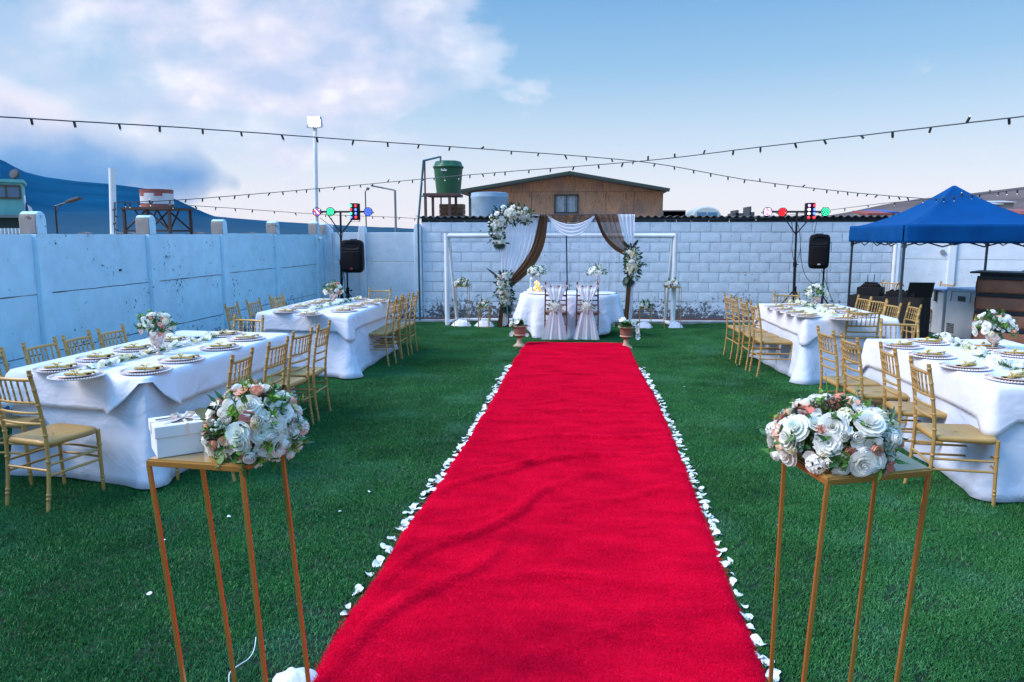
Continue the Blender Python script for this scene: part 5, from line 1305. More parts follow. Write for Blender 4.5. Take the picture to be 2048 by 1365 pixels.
for (x,y) in ((X0+.03,Y0+.03),(X1-.03,Y0+.03),(X1-.03,Y1-.03),(X0+.03,Y1-.03)):
    g=G(); g.box((x-CO_.x,y-CO_.y,.87),(.030,.030,1.74)); g.box((x-CO_.x,y-CO_.y,.01),(.08,.08,.02)); g.box((x-CO_.x,y-CO_.y,1.60),(.045,.045,.07)); g.build('leg',LEGM,can,smooth=False)
for i in range(4):
    a,b=CR[i],CR[(i+1)%4]; g=G(); n=4; ci=(PK-CR[i]); inn=Vector((-(b-a).y,(b-a).x,0)).normalized()*.05
    for k in range(n):
        p,q=a.lerp(b,k/n)+inn,a.lerp(b,(k+1)/n)+inn
        for s in (0,1):
            u_,l_=(1.74,1.58) if s==0 else (1.58,1.74)
            pts=[(p.x-CO_.x,p.y-CO_.y,u_),(q.x-CO_.x,q.y-CO_.y,l_)]; g.tube(pts,.010,4)
    g.build('truss_bar',LEGM,can,smooth=False)
BLKC=mat('black_table_fabric',(.008,.008,.010),.8,bump=.1,bscale=100)
pa2,pb2=Vector((atY(1699,590,12.25).x,12.25,0)),Vector((atY(1846,600,11.65).x,11.65,0)); dd=(pb2-pa2); az2=math.atan2(dd.y,dd.x); Ld=dd.length
dj=thing('dj_table','black cloth covered DJ table under the canopy\'s left side','table',tuple(pa2),az2)
g=G()
def djf(u,v):
    per=2*(Ld+.60); s=u*per
    if s<Ld: p=Vector((s,0)); 
    elif s<Ld+.6: p=Vector((Ld,s-Ld))
    elif s<2*Ld+.6: p=Vector((Ld-(s-Ld-.6),.6))
    else: p=Vector((0,.6-(s-2*Ld-.6)))
    c=Vector((Ld/2,.3)); k=1+.03*v+.012*v*math.sin(s*22); q=c+(p-c)*k; return (q.x,q.y,.77*(1-v)+.01)
g.quadgrid(djf,80,8,True); g.box((Ld/2,.3,.775),(Ld,.6,.02)); recalc(g.build('cover',BLKC,dj,angle=50))
def ondj(s,t,z=.786): return pa2+Matrix.Rotation(az2,3,'Z')@Vector((s,t,z))
def djbox(name,lab,cat,s,t,d,extra=None,rz=0):
    p=ondj(s,t); r=thing(name,lab,cat,tuple(p),az2+rz); g=G(); g.box((0,0,d[2]/2),d); g.build('case',BLACK,r,smooth=False,bevel=.006)
    g=G(); g.box((0,-.02,d[2]+.004),(d[0]*.86,d[1]*.7,.006))
    for i in range(5):
        for j in range(3): g.lathe([(.014,0),(.012,.022),(0,.024)],8,(-d[0]*.36+d[0]*.18*i,-d[1]*.24+d[1]*.2*j,d[2]+.004),cap=False)
    g.build('control_panel',GRILLE,r,smooth=False); return r
djbox('audio_mixer','black audio mixer on the left end of the DJ table','mixer',.26,.22,(.34,.34,.13))
djbox('dj_controller','low black DJ controller in the middle of the DJ table','dj controller',.72,.24,(.42,.30,.075))
r=djbox('wireless_receiver','wireless receiver with two antennas on the audio mixer','receiver',.26,.22,(.22,.18,.045)); r.location.z+=.135
g=G(); g.tube([(-.07,.06,.04),(-.08,.08,.19)],.006,6); g.tube([(.02,.06,.04),(.02,.08,.19)],.006,6); g.build('antenna',BLACKM,r)
r=thing('gooseneck_lamp','small black gooseneck lamp bending over the DJ controller','lamp',tuple(ondj(.60,.36)),az2); g=G(); g.tube(smoothpts([(0,0,0),(0,0,.12),(.03,-.02,.19),(.09,-.05,.20),(.12,-.06,.15)],5),.006,6); g.lathe([(0,0),(.05,0),(.05,.012),(0,.014)],10); g.build('neck',BLACKM,r)
r=thing('laptop','open black laptop on the right half of the DJ table','laptop',tuple(ondj(.92,.26)),az2+PI+.5); g=G(); g.box((0,0,.009),(.36,.25,.018)); g.build('base',BLACK,r,smooth=False,bevel=.004)
g=G(); g.box((0,.155,.125),(.36,.012,.245),Matrix.Rotation(R(-22),3,'X')); g.build('lid',mat('laptop_lid',(.03,.034,.04),.35,.3),r,smooth=False,bevel=.004)
g=G(); g.box((0,.147,.125),(.33,.004,.215),Matrix.Rotation(R(-22),3,'X')); g.build('screen',mat('dark_screen',(.012,.016,.024),.12),r,smooth=False)
# freezers
FRZ=mat('white_enamel',(.62,.66,.70),.4,var=.14,vscale=3); FRT=mat('blue_grey_lid',(.40,.52,.70),.45); HGE=mat('chrome_hinge',(.55,.57,.6),.3,.7); GRY=mat('dark_grille',(.06,.07,.08),.6)
def freezer(name,lab,c0,c1,dep,h,front):
    p=Vector((c0[0],c0[1],0)); q=Vector((c1[0],c1[1],0)); d=q-p; Lf=d.length; r=thing(name,lab,'freezer',(p.x,p.y,0),math.atan2(d.y,d.x),'white freezers by the wall')
    g=G(); g.box((Lf/2,dep/2,.05+(h-.11)/2),(Lf,dep,h-.11)); g.build('body',FRZ,r,smooth=False,bevel=.012)
    g=G(); g.box((Lf/2,dep/2,h-.03),(Lf+.012,dep+.012,.06)); g.build('lid',FRT,r,smooth=False,bevel=.014)
    g=G(); g.box((Lf/2,.02,.025),(Lf-.05,.04,.05)); g.build('plinth',GRY,r,smooth=False)
    if front:
        for x in (.10,.52,.93):
            g=G(); g.box((x*Lf,-.008,h-.13),(.016,.016,.16)); g.box((x*Lf-.02,-.008,h-.21),(.05,.014,.014)); g.build('latch',HGE,r,smooth=False)
        g=G(); g.box((.34*Lf,-.004,h-.17),(.17,.008,.085)); g.build('badge',GRY,r,smooth=False)
        g=G()
        for k in range(6): g.box((.14*Lf,-.004,.12+.028*k),(.17,.010,.016))
        g.build('vent_grille',GRY,r,smooth=False)
    else:
        g=G(); g.tube([(.25*Lf,-.03,h-.03),(.95*Lf,-.03,h-.03)],.010,6); g.box((.72*Lf,-.03,h-.12),(.05,.025,.20)); g.build('handle',GRY,r,smooth=False)
    return r
freezer('chest_freezer','white chest freezer with dark handle, the farther one in the corner',(5.98,13.72),(6.08,13.08),.62,.83,False)
freezer('chest_freezer','white chest freezer with latches and dark badge, next to the bar',(6.10,13.02),(6.32,11.98),.62,.87,True)
# bar counter
BRN=mat('brown_leather_panel',(.44,.18,.115),.5,var=.25,vscale=5,bump=.05,bscale=60); NAVY=mat('dark_navy_trim',(.012,.028,.045),.5)
b0=at(1944,694); bar=thing('bar_counter','brown panelled bar counter with dark stripes at the right edge','bar counter',(b0.x,b0.y,0),R(-38)); BL,BD,BH=1.35,.5,1.16
g=G(); g.box((BL/2,BD/2+.02,BH/2),(BL-.02,BD-.03,BH-.02)); g.build('carcass',NAVY,bar,smooth=False)
z=.06
for k in range(4):
    hh=.215; g=G(); g.quadgrid(lambda u,v:(BL*u,-.012-.012*math.sin(PI*v),z+hh*v),12,6); g.build('panel',BRN,bar,angle=180,solid=.01)
    g=G(); g.quadgrid(lambda u,v:(-.012-.012*math.sin(PI*v),BD*u,z+hh*v),6,6); g.build('side_panel',BRN,bar,angle=180,solid=.01)
    z+=hh; g=G(); g.box((BL/2,-.02,z+.024),(BL+.02,.05,.046)); g.build('stripe',NAVY,bar,smooth=False,bevel=.004); z+=.05
g=G(); g.box((BL/2-.02,BD/2-.03,BH+.012),(BL+.16,BD+.16,.028)); g.build('counter_top',NAVY,bar,smooth=False,bevel=.006)
# security camera on the right wall
p=atY(2040,548,12.6); sc=thing('security_camera','small black security camera on the wall above the bar','camera',tuple(p)); g=G(); g.lathe([(0,-.10),(.035,-.10),(.04,.06),(.045,.08),(.0,.08)],12); o=g.build('body',BLACK,sc); o.matrix_local=Matrix.Rotation(R(75),4,'Y')
g=G(); g.tube([(0,0,0),(.0,.05,-.10),(.0,.45,-.10)],.012,6); g.build('bracket',HGE,sc)
# ============================================================ BEYOND THE WALLS
# plywood gable house
PLY=mat('weathered_plywood',(.34,.165,.085),.8,var=.35,vscale=2.5,bump=.15,bscale=20)
def ply_mat():
    m=PLY; t=m.node_tree; p=t.nodes['Principled BSDF']; g=N('ShaderNodeTexCoord',t).outputs['Object']
    mp=N('ShaderNodeMapping',t); mp.inputs['Scale'].default_value=(5.5,1,1.3); L(g,mp.inputs[0],t)
    w_=N('ShaderNodeTexNoise',t); w_.inputs['Scale'].default_value=2.0; w_.inputs['Detail'].default_value=3; w_.inputs['Distortion'].default_value=2.2; L(mp.outputs[0],w_.inputs['Vector'],t)
    n=N('ShaderNodeTexNoise',t); n.inputs['Scale'].default_value=1.1; n.inputs['Detail'].default_value=5; L(g,n.inputs['Vector'],t)
    c=RAMP(w_.outputs[0],[(.30,(.33,.15,.08)),(.5,(.62,.33,.19)),(.7,(.48,.24,.13))],t); c=MIX(RAMP(n.outputs[0],[(.52,0.0),(.68,.8)],t),c,(.25,.18,.165),t); L(c,p.inputs['Base Color'],t)
ply_mat()
YH=24.0
def H(px,py): return atY(px,py,YH)
hz=H(1125,470); house=thing('plywood_house','plywood gable house with a window rising behind the block wall','house',(hz.x,YH,0)); HO=Vector((hz.x,YH,0))
xl,xr=H(943,440).x,H(1323,440).x; ze=H(943,385).z; zr=H(1323,384).z; ap=H(1140,352)
def zroof(x): 
    return ap.z+(ze-ap.z)*(ap.x-x)/(ap.x-xl) if x<ap.x else ap.z+(zr-ap.z)*(x-ap.x)/(xr-ap.x)
wx0,wx1,wz0,wz1=H(1110,424).x,H(1155,424).x,H(1110,426).z,H(1110,391).z
seam=H(1100,384).z
g=G(); g.prism([(xl-HO.x+.02,.3),(xr-HO.x-.02,.3),(xr-HO.x-.02,ze-.05),(ap.x-HO.x,ap.z-.05),(xl-HO.x+.02,ze-.05)],.03,.07); recalc(g.build('wall_frame',mat('dark_wall_gap',(.05,.035,.03),.9),house,smooth=False))
edges=[xl]+[H(x,400).x for x in (1005,1063,1110,1155,1212,1268)]+[xr]
for i in range(len(edges)-1):
    a,b=edges[i]+.006,edges[i+1]-.006; dy=rnd.uniform(-.006,.006)
    if abs(edges[i]-wx0)<.05: zlow=[(0.3,wz0-.02),(wz1+.02,seam-.008)]
    else: zlow=[(0.3,seam-.008)]
    for za,zb in zlow:
        g=G(); g.box(((a+b)/2-HO.x,dy,(za+zb)/2),(b-a,.05,zb-za)); g.build('plywood_sheet',PLY,house,smooth=False)
e2=[xl]+[H(x,370).x for x in (985,1045,1098,1150,1205,1262)]+[xr]
for i in range(len(e2)-1):
    a,b=e2[i]+.004,e2[i+1]-.004; pts=[(a-HO.x,seam),(b-HO.x,seam),(b-HO.x,zroof(b))]
    if a<ap.x<b: pts.append((ap.x-HO.x,zroof(ap.x)))
    pts.append((a-HO.x,zroof(a))); g=G(); g.prism(pts,-.04+rnd.uniform(-.006,.006),.02); recalc(g.build('plywood_sheet',PLY,house,smooth=False))
RFG=mat('green_roof_edge',(.045,.075,.06),.6)
xo0,xo1=H(918,378).x,H(1335,376).x
for (a,b) in ((xo0,ap.x),(ap.x,xo1)):
    za,zb=zroof(a)+.07,zroof(b)+.07; g=G(); L_=math.hypot(b-a,zb-za); g.box(((a+b)/2-HO.x,3.6,(za+zb)/2),(L_+.03,8.4,.06),Matrix.Rotation(-math.atan2(zb-za,b-a),3,'Y')); g.build('roof',RFG,house,smooth=False)
    g=G(); g.box(((a+b)/2-HO.x,-.62,(za+zb)/2-.045),(L_,.03,.07),Matrix.Rotation(-math.atan2(zb-za,b-a),3,'Y')); g.build('barge_board',mat('dark_green_barge',(.035,.05,.042),.7),house,smooth=False)
for x in (xl,xr):
    g=G(); g.box((x-HO.x,3.6,ze/2),(.06,7.2,ze)); g.build('side_wall',PLY,house,smooth=False)
g=G(); g.box((xl-.04-HO.x,-.03,ze/2),(.08,.08,ze)); g.build('corner_post',mat('blue_grey_post',(.06,.09,.12),.7),house,smooth=False)
wn=thing('x','x','x'); bpy.data.objects.remove(wn)
WFR=mat('dark_window_frame',(.06,.06,.055),.5); WGL=mat('curtained_pane',(.36,.44,.50),.15,spec=.6,var=.3,vscale=8)
g=G(); cxw,czw=(wx0+wx1)/2-HO.x,(wz0+wz1)/2; ww,wh=wx1-wx0,wz1-wz0
for (x,z,dx,dz) in ((cxw,wz1,ww+.06,.05),(cxw,wz0,ww+.06,.05),(wx0-HO.x,czw,.05,wh),(wx1-HO.x,czw,.05,wh),(cxw,czw,.035,wh)): g.box((x,-.045,z),(dx,.07,dz))
wf=g.build('window',WFR,house,smooth=False)
for s in (-1,1):
    g=G(); g.quadgrid(lambda u,v:(cxw+s*ww*.245+(u-.5)*ww*.46,-.01+.012*math.sin(u*22),wz0+.02+(wh-.04)*v),20,2); g.build('pane',WGL,wf)
# big pale tank in front of the house
TB=mat('pale_blue_tank',(.30,.44,.58),.55,var=.25,vscale=2.2)
YT=18.5; a,b=atY(943,440,YT),atY(1016,440,YT); rt=(b.x-a.x)/2; zt=atY(980,387,YT).z
tk=thing('water_tank','pale blue round water tank before the plywood house','water tank',((a.x+b.x)/2,YT,0)); g=G(); g.lathe([(rt*.97,.3),(rt*.98,zt*.7),(rt,zt-.14),(rt*1.02,zt-.12),(rt*1.02,zt-.07),(rt,zt-.05),(rt,zt),(rt*.9,zt+.012),(0,zt+.03)],36); g.build('tank_body',TB,tk); g=G(); g.tube(smoothpts([(rt*1.35,-.1,1.9),(rt*1.35,-.1,2.15),(rt*1.45,-.1,2.27),(rt*1.6,-.1,2.25)],4),.015,6); g.build('pipe',TEALP,tk)
# green tank on a steel stand
YG=16.6; GT=mat('green_plastic_tank',(.018,.105,.050),.4,var=.15,vscale=3,spec=.4); RST=mat('rusty_brown_steel',(.10,.05,.045),.7,var=.35,vscale=8)
def Gp(px,py,dy=0): return atY(px,py,YG+dy)
a,b=Gp(862,340),Gp(923,340); r1=(b.x-a.x)/2; cx=(a.x+b.x)/2; z0=Gp(890,382).z; z1=Gp(890,333).z; z2=Gp(890,321).z
gt_=thing('water_tank','green plastic water tank with moulded lid on a steel stand','water tank',(cx,YG+.25,0))
g=G(); rb=r1*.80; g.lathe([(0,z0-.06),(rb,z0-.06),(rb*1.0,z0),(r1*.94,z1-.04),(r1,z1-.02),(r1*1.02,z1),(r1*.97,z1+.03)],32,cap=False); g.build('tank_body',GT,gt_)
g=G(); g.lathe([(r1*.96,z1+.02),(r1*.86,z1+.05),(r1*.82,z2-.03),(r1*.74,z2),(0,z2+.01)],32,cap=False)
g.v=[(x*(1+.05*math.sin(6*math.atan2(y,x)) if z<z2-.01 else x/x if False else x*1),y*(1),z) if False else (x*(1+.06*math.sin(6*math.atan2(y,x))*(1 if z>z1+.03 else 0)),y*(1+.06*math.sin(6*math.atan2(y,x))*(1 if z>z1+.03 else 0)),z) for x,y,z in g.v]; g.build('lid',GT,gt_)
g=G(); q=Gp(889,335); 
for (x,wd,hh) in ((-.05,.025,.05),(-.015,.03,.03),(.02,.02,.055),(.05,.03,.03)): g.box((q.x-cx+x,-r1*.955,z1-.09+.006*math.sin(x*90)),(wd,.012,hh))
g.build('maker_mark',mat('white_mark',(.75,.78,.80),.5),gt_,smooth=False)
s0,s1=Gp(853,377),Gp(901,377); dz=z0-.06
ts=thing('tank_stand','brown steel stand carrying the green tank above the lean-to roof','tank stand',((s0.x+s1.x)/2,YG+.25,0)); hx=(s1.x-s0.x)/2
g=G(); g.box((.06,.0,dz-.03),(2*hx+.22,.85,.06)); g.build('deck',RST,ts,smooth=False)
for x in (-hx,hx):
    for y in (-.38,.42):
        g=G(); g.box((x,y,(dz-.06)/2),(.055,.055,dz-.06)); g.build('leg',RST,ts,smooth=False)
xl_=Gp(858,322).x-ts.location.x; g=G(); g.tube([(-hx,-.40,dz),(-hx,-.40,Gp(850,322).z)],.02,6); g.build('upright',RST,ts)
g=G()
for z in (dz-.25,dz-.5,dz-.75): g.tube([(-.08,.42,z),(.14,.42,z)],.015,5)
for x in (-.08,.14): g.tube([(x,.42,1.8),(x,.42,dz-.05)],.018,5)
g.build('ladder',RST,ts)
# wooden crate on the roof line
CRT=mat('old_crate_wood',(.15,.09,.05),.8,var=.4,vscale=5); a,b=atY(882,432,17.6),atY(928,409,17.6); g=G(); cr=thing('timber_box','brown timber box between the green tank stand and the house','box',((a.x+b.x)/2,17.6,0))
for k in range(4):
    zz=b.z-.12*k-.055; g=G(); g.box((0,0,zz),((b.x-a.x),.4,.11)); g.build('plank',CRT,cr,smooth=False)
# round roofed van parked behind the wall
VAN=mat('pale_van_paint',(.52,.58,.57),.4); VGL=mat('blue_van_glass',(.07,.22,.36),.12)
YV=24.5; a,b=atY(1372,430,YV),atY(1438,430,YV); zt=atY(1405,415,YV).z; van=thing('camper_van','pale round roofed van with blue windows behind the lean-to roof','van',((a.x+b.x)/2,YV,0)); wv=(b.x-a.x)
prof=[(-.5,.35),(-.5,zt*.80),(-.46,zt*.88),(-.36,zt*.95),(-.2,zt*.99),(0,zt),(.2,zt*.985),(.34,zt*.95),(.42,zt*.90),(.5,zt*.82),(.56,zt*.70),(.58,.35)]
g=G(); g.prism([(x*wv,z) for x,z in prof],-.9,.9); recalc(g.build('body',VAN,van,smooth=False,bevel=.05))
for x0,x1 in ((-.30,-.02),(.02,.30)):
    g=G(); g.prism([(x0*wv,zt*.80),(x1*wv,zt*.80),(x1*wv*.97,zt*.93),(x0*wv*.97,zt*.93)],-.915,-.90); recalc(g.build('window',VGL,van,smooth=False))
g=G(); g.prism([(.36*wv,zt*.78),(.50*wv,zt*.78),(.42*wv,zt*.88),(.36*wv,zt*.90)],-.915,-.90); recalc(g.build('side_window',VGL,van,smooth=False))
for x in (-.3,.35):
    g=G(); g.lathe([(0,-.1),(.34,-.1),(.36,0),(.34,.1),(0,.1)],18); o=g.build('wheel',BLACK,van); o.matrix_local=Matrix.Translation((x*wv,-.85,.36))@Matrix.Rotation(PI/2,4,'X')
DG=mat('grey_scrap',(.07,.075,.085),.8,var=.3,vscale=4)
def lump(px0,px1,py,Y,lab,name,cat,hs,m=DG):
    a,b=atY(px0,440,Y),atY(px1,440,Y); zt=atY(px0,py,Y).z; r=thing(name,lab,cat,((a.x+b.x)/2,Y,0)); wd=b.x-a.x
    for (u,v,t,part) in hs:
        g=G(); g.box((( u+v)/2*wd-wd/2,0,(zt*t)/2),((v-u)*wd,.8,zt*t)); g.build(part,m,r,smooth=False)
lump(1324,1366,422,22,'low grey flat roofed shed right of the plywood house','shed','shed',[(0,1,.985,'wall'),(-.03,1.03,1.0,'roof')])
lump(1460,1482,425,21,'small grey chimney pots on a roof behind the wall','chimney','chimney',[(0,1,.985,'base'),(.25,.5,1.02,'pot')])
lump(1490,1502,420,21,'broken grey post stump left of the right stage lights','post_stump','post',[(.3,1,.97,'block'),(.1,.45,1.03,'stub')])
# ---- left side, beyond the blue wall
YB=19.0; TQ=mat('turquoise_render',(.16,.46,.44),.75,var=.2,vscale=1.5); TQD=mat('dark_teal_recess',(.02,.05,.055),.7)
a,b=atY(-90,400,YB),atY(44,400,YB); zt=atY(20,364,YB).z; tb=thing('turquoise_building','turquoise watch house with a window strip at the left edge','building',((a.x+b.x)/2,YB,0),R(37)); tb.scale=(.80,.80,1); wd=b.x-a.x
zw=atY(20,434,YB).z
g=G(); g.box((0,1.0,(zw+zt)/2),(wd,2.0,zt-zw)); g.build('upper_wall',TQ,tb,smooth=False,bevel=.02)
g=G(); g.box((0,1.0,zt+.05),(wd+.14,2.14,.09)); g.build('roof',TQ,tb,smooth=False)
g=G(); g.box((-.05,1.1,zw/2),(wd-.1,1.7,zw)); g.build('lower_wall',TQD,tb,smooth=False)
g=G(); g.box((wd/2-.04,.03,zw/2),(.06,.06,zw)); g.build('corner_post',TQ,tb,smooth=False)
g=G(); g.box((0,-.02,zw+.02),(wd+.1,.10,.08)); g.build('ledge',mat('grey_ledge',(.2,.22,.23),.7),tb,smooth=False)
p0,p1=atY(-60,396,YB),atY(37,370,YB); f=G(); x0_,x1_=p0.x-tb.location.x,p1.x-tb.location.x
for (x,z,dx,dz) in (((x0_+x1_)/2,p1.z,x1_-x0_,.05),((x0_+x1_)/2,p0.z,x1_-x0_,.05),(x0_,(p0.z+p1.z)/2,.05,p1.z-p0.z),(x1_,(p0.z+p1.z)/2,.06,p1.z-p0.z),(atY(10,380,YB).x-tb.location.x,(p0.z+p1.z)/2,.05,p1.z-p0.z)): f.box((x,-.02,z),(dx,.06,dz))
wf=f.build('window',mat('brown_frame',(.09,.07,.05),.6),tb,smooth=False); g=G(); g.box(((x0_+x1_)/2,-.003,(p0.z+p1.z)/2),(x1_-x0_,.01,p1.z-p0.z)); g.build('pane',mat('sky_blue_pane',(.05,.16,.26),.08),wf,smooth=False)
pd=atY(24,353,YB+.4); ds=thing('roof_vent','round dark vent standing on the turquoise building roof','vent',(pd.x,YB+.5,zt+.09)); g=G(); g.lathe([(.0,-.04),(.13,-.04),(.15,0),(.13,.04),(0,.05)],18); o=g.build('drum',DG,ds); o.matrix_local=Matrix.Translation((0,0,.16))@Matrix.Rotation(R(70),4,'X'); g=G(); g.tube([(0,0,0),(0,0,.1)],.03,6); g.build('foot',DG,ds)
CRI=mat('corrugated_fence',(.30,.38,.42),.6,.2); a,b=atY(-60,470,17),atY(58,470,17); zt=atY(30,457,17).z; g=G(); g.quadgrid(lambda u,v:(a.x+(b.x-a.x)*u,17+.03*math.sin(u*2*PI*16),zt*v),128,1); tag(g.build('corrugated_fence',CRI,solid=.006,angle=180),'corrugated metal fence in front of the turquoise building','fence')
# flag on a pole
pf=atY(57,470,17.5); zt=atY(57,393,17.5).z; fgp=thing('flag','blue, white and red flag hanging on a white pole behind the wall','flag',(pf.x,17.5,0)); g=G(); g.tube([(0,0,0),(0,0,zt)],.014,8); g.lathe([(0,-.02),(.02,0),(0,.02)],8,(0,0,zt),cap=False); g.build('pole',WHITEP,fgp)
def flagp(u0,u1,v0,v1,m):
    g=G()
    def f(u,v):
        uu=u0+(u1-u0)*u; vv=v0+(v1-v0)*v; return (.02+.16*uu+.03*vv*uu,-.05*math.sin(uu*6+vv*2)-.02,zt-.08-.62*vv-.30*uu)
    g.quadgrid(f,8,6); g.build('flag_cloth',m,fgp,angle=180)
flagp(0,.42,0,.48,mat('flag_blue',(.02,.04,.16),.8)); flagp(.42,1,0,.48,mat('flag_white',(.75,.75,.78),.8)); flagp(0,1,.48,1,mat('flag_red',(.5,.03,.05),.8))
# street lamps
def lamp(px,pyb,pyt,Y,arm,lab,panel=False,r=.05,m=None):
    b=atY(px,pyb,Y); t=atY(px,pyt,Y); e=atY(arm[0],arm[1],Y); r0=thing('street_lamp',lab,'street lamp',(b.x,Y,0)); m=m or mat('dark_lamp_metal',(.05,.045,.045),.5,.3); o=Vector((b.x,Y,0))
    g=G(); g.tube([(0,0,0),(0,0,t.z)],r,8); g.build('pole',m,r0)
    T=Vector((0,0,t.z)); E=Vector((e.x-b.x,0,e.z)); g=G(); g.tube([T,T.lerp(E,.55)],r*.7,6); 
    if panel: g.tube([T+Vector((0,0,-.25)),T.lerp(E,.25)],r*.4,5)
    g.build('arm',m,r0); d=E-T; g=G(); c=T.lerp(E,.76); an=-math.atan2(d.z,d.x); g.box(tuple(c),(d.length*.52,.26,.07),Matrix.Rotation(an,3,'Y'),.9); g.build('lamp_head',m,r0,smooth=False,bevel=.01)
lamp(115,470,413,22,(161,396),'dark solar street lamp before the mountain, leftmost of three',True,.03)
lamp(792,470,381,34,(743,372),'grey street lamp with long arm left of the water pipe',False,.055,mat('grey_lamp_metal',(.20,.23,.26),.5,.3))
lamp(733,470,384,30,(737,376),'thin pole lamp behind the blue stage light',False,.028,mat('grey_lamp_metal2',(.12,.13,.15),.5,.3))
# striped tank on its tower
YS=30; ST=thing('tank_tower','brown steel tower carrying the red and white tank','tank stand',(atY(319,470,YS).x,YS,0)); wz=atY(319,421,YS).z; hw=(atY(366,421,YS).x-atY(275,421,YS).x)/2
BST=mat('brown_tower_steel',(.06,.035,.03),.7)
for x in (-1,1):
    for y in (-1,1):
        g=G(); g.box((x*hw*.97,y*hw*.8,wz/2),(.10,.10,wz)); g.build('leg',BST,ST,smooth=False)
g=G(); g.box((0,0,wz+.05),(2*hw+.12,2*hw*.8+.2,.10)); g.build('deck',BST,ST,smooth=False)
zm=atY(319,462,YS).z
for y in (-1,1):
    for (a_,b_) in (((-.97,zm),(0,wz)),((0,zm),(-.5,wz)),((0,wz),(.97,zm)),((0,zm),(.45,wz))):
        g=G(); g.tube([(a_[0]*hw,y*hw*.8,a_[1]),(b_[0]*hw,y*hw*.8,b_[1])],.04,4); g.build('brace',BST,ST,smooth=False)
    g=G(); g.box((0,y*hw*.8,zm),(2*hw,.07,.07)); g.box((.0,y*hw*.8,wz/2),(.09,.09,wz)); g.build('brace',BST,ST,smooth=False)
rs=(atY(348,400,YS).x-atY(290,400,YS).x)/2; zt=atY(319,380,YS).z; stt=thing('water_tank','red and white banded tank on the brown steel tower','water tank',(ST.location.x,YS,wz+.10)); h=zt-wz-.1
RB=mat('faded_red_paint',(.33,.10,.085),.7,var=.3,vscale=3); WBd=mat('chalky_white_paint',(.62,.62,.66),.7,var=.15,vscale=3)
g=G(); g.lathe([(rs,0),(rs*1.0,h*.20)],28,cap=False); g.build('lower_band',RB,stt); g=G(); g.lathe([(rs,h*.20),(rs,h*.78)],28,cap=False); g.build('middle_band',WBd,stt); g=G(); g.lathe([(rs,h*.78),(rs*1.01,h*.95),(rs*1.03,h),(0,h*.99)],28,cap=False); g.build('upper_band',RB,stt)
for an in (-2.15,-1.0):
    g=G(); g.lathe([(rs*1.004,h*.62),(rs*1.004,h*.80)],64,cap=False); keep=[f for f in g.f if abs(((math.atan2(g.v[f[0]][1],g.v[f[0]][0])-an+PI)%(2*PI))-PI)<.22]; g.f=keep; g.build('red_patch',RB,stt)
# small far houses on the slopes
for i,(px,py,Y,w_,h_,c) in enumerate(((236,462,450,6,2.6,(.3,.33,.36)),(262,464,430,7,2.4,(.36,.33,.33)),(395,460,500,10,3,(.34,.34,.36)),(440,461,520,9,3,(.30,.27,.27)),(500,463,540,9,3,(.32,.34,.38)),(170,462,440,6,2.8,(.42,.46,.5)))):
    p=atY(px,466,Y); r=thing('far_house','tiny far house on the plain, %s'%['beside the white post','second right of the white post','right of the tank tower','below the mountain foot','rightmost before the flood light','just left of the white post'][i],'house',(p.x,Y,0)); g=G(); g.box((0,0,h_/2),(w_,5,h_)); g.build('wall',mat('far_wall_%d'%i,c,.9),r,smooth=False); g=G(); g.prism([(-w_*.55,h_),(w_*.55,h_),(0,h_+.7)],-2.8,2.8); recalc(g.build('roof',mat('far_roof',(.16,.15,.15),.8),r,smooth=False))
for i,(px,py,Y,w_,c) in enumerate(((1740,431,100,2.4,(.30,.07,.06)),(1758,428,105,2.2,(.05,.10,.30)),(2025,433,95,4,(.26,.06,.06)),(2050,428,98,4,(.30,.09,.08)),(1985,404,190,7,(.5,.5,.5)),(1962,408,180,6,(.45,.44,.44)))):
    p=atY(px,py+6,Y); r=thing('hillside_house','small hillside house %s'%['with red roof left of the canopy','with blue roof left of the canopy','with red roof right of the canopy','with red roof at the photo\'s right edge','with pale roof high on the hill','with grey roof high on the hill'][i],'house',(p.x,Y,p.z-2.4)); g=G(); g.box((0,0,1.5),(w_,5,3)); g.build('wall',mat('hill_wall',(.36,.30,.28),.9),r,smooth=False); g=G(); g.box((0,-.4,3.1),(w_+.5,5.6,.22),Matrix.Rotation(.09,3,'X')); g.build('roof',mat('hill_roof_%d'%i,c,.8),r,smooth=False)
# ============================================================ POLES AND STRING LIGHTS
YP=7.9; pb_=atY(231,640,YP); pt_=atY(224,337,YP); 
pole=thing('white_pole','tall white round pole before the blue wall holding string lights','pole',(pb_.x,YP,0)); dirp=(pt_-pb_); base=pb_-dirp*(pb_.z/dirp.z)
g=G(); g.tube([base-Vector((pb_.x,YP,0)),pt_-Vector((pb_.x,YP,0))],.036,16); g.build('pole_tube',WHITEP,pole)
YF=14.0; b=atY(636,640,YF); t=atY(630,252,YF); fp=thing('flood_light_pole','tall white pole with a lit flood light at the wall corner','lamp post',(b.x,YF,0)); bb=b-(t-b)*(b.z/(t.z-b.z)); o=Vector((b.x,YF,0))
g=G(); g.tube([bb-o,t-o],.040,12); g.build('pole_tube',WHITEP,fp)
g=G(); k=atY(632,476,YF)-o; g.box((k.x,.0,k.z),(.26,.12,.05)); g.build('clamp',WHITEP,fp,smooth=False)
T=t-o; g=G(); g.box((T.x+.02,-.04,T.z+.06),(.24,.14,.20),Matrix.Rotation(R(18),3,'X')); g.box((T.x-.12,0,T.z+.0),(.10,.06,.06)); g.build('lamp_housing',mat('grey_housing',(.5,.55,.58),.5),fp,smooth=False,bevel=.01)
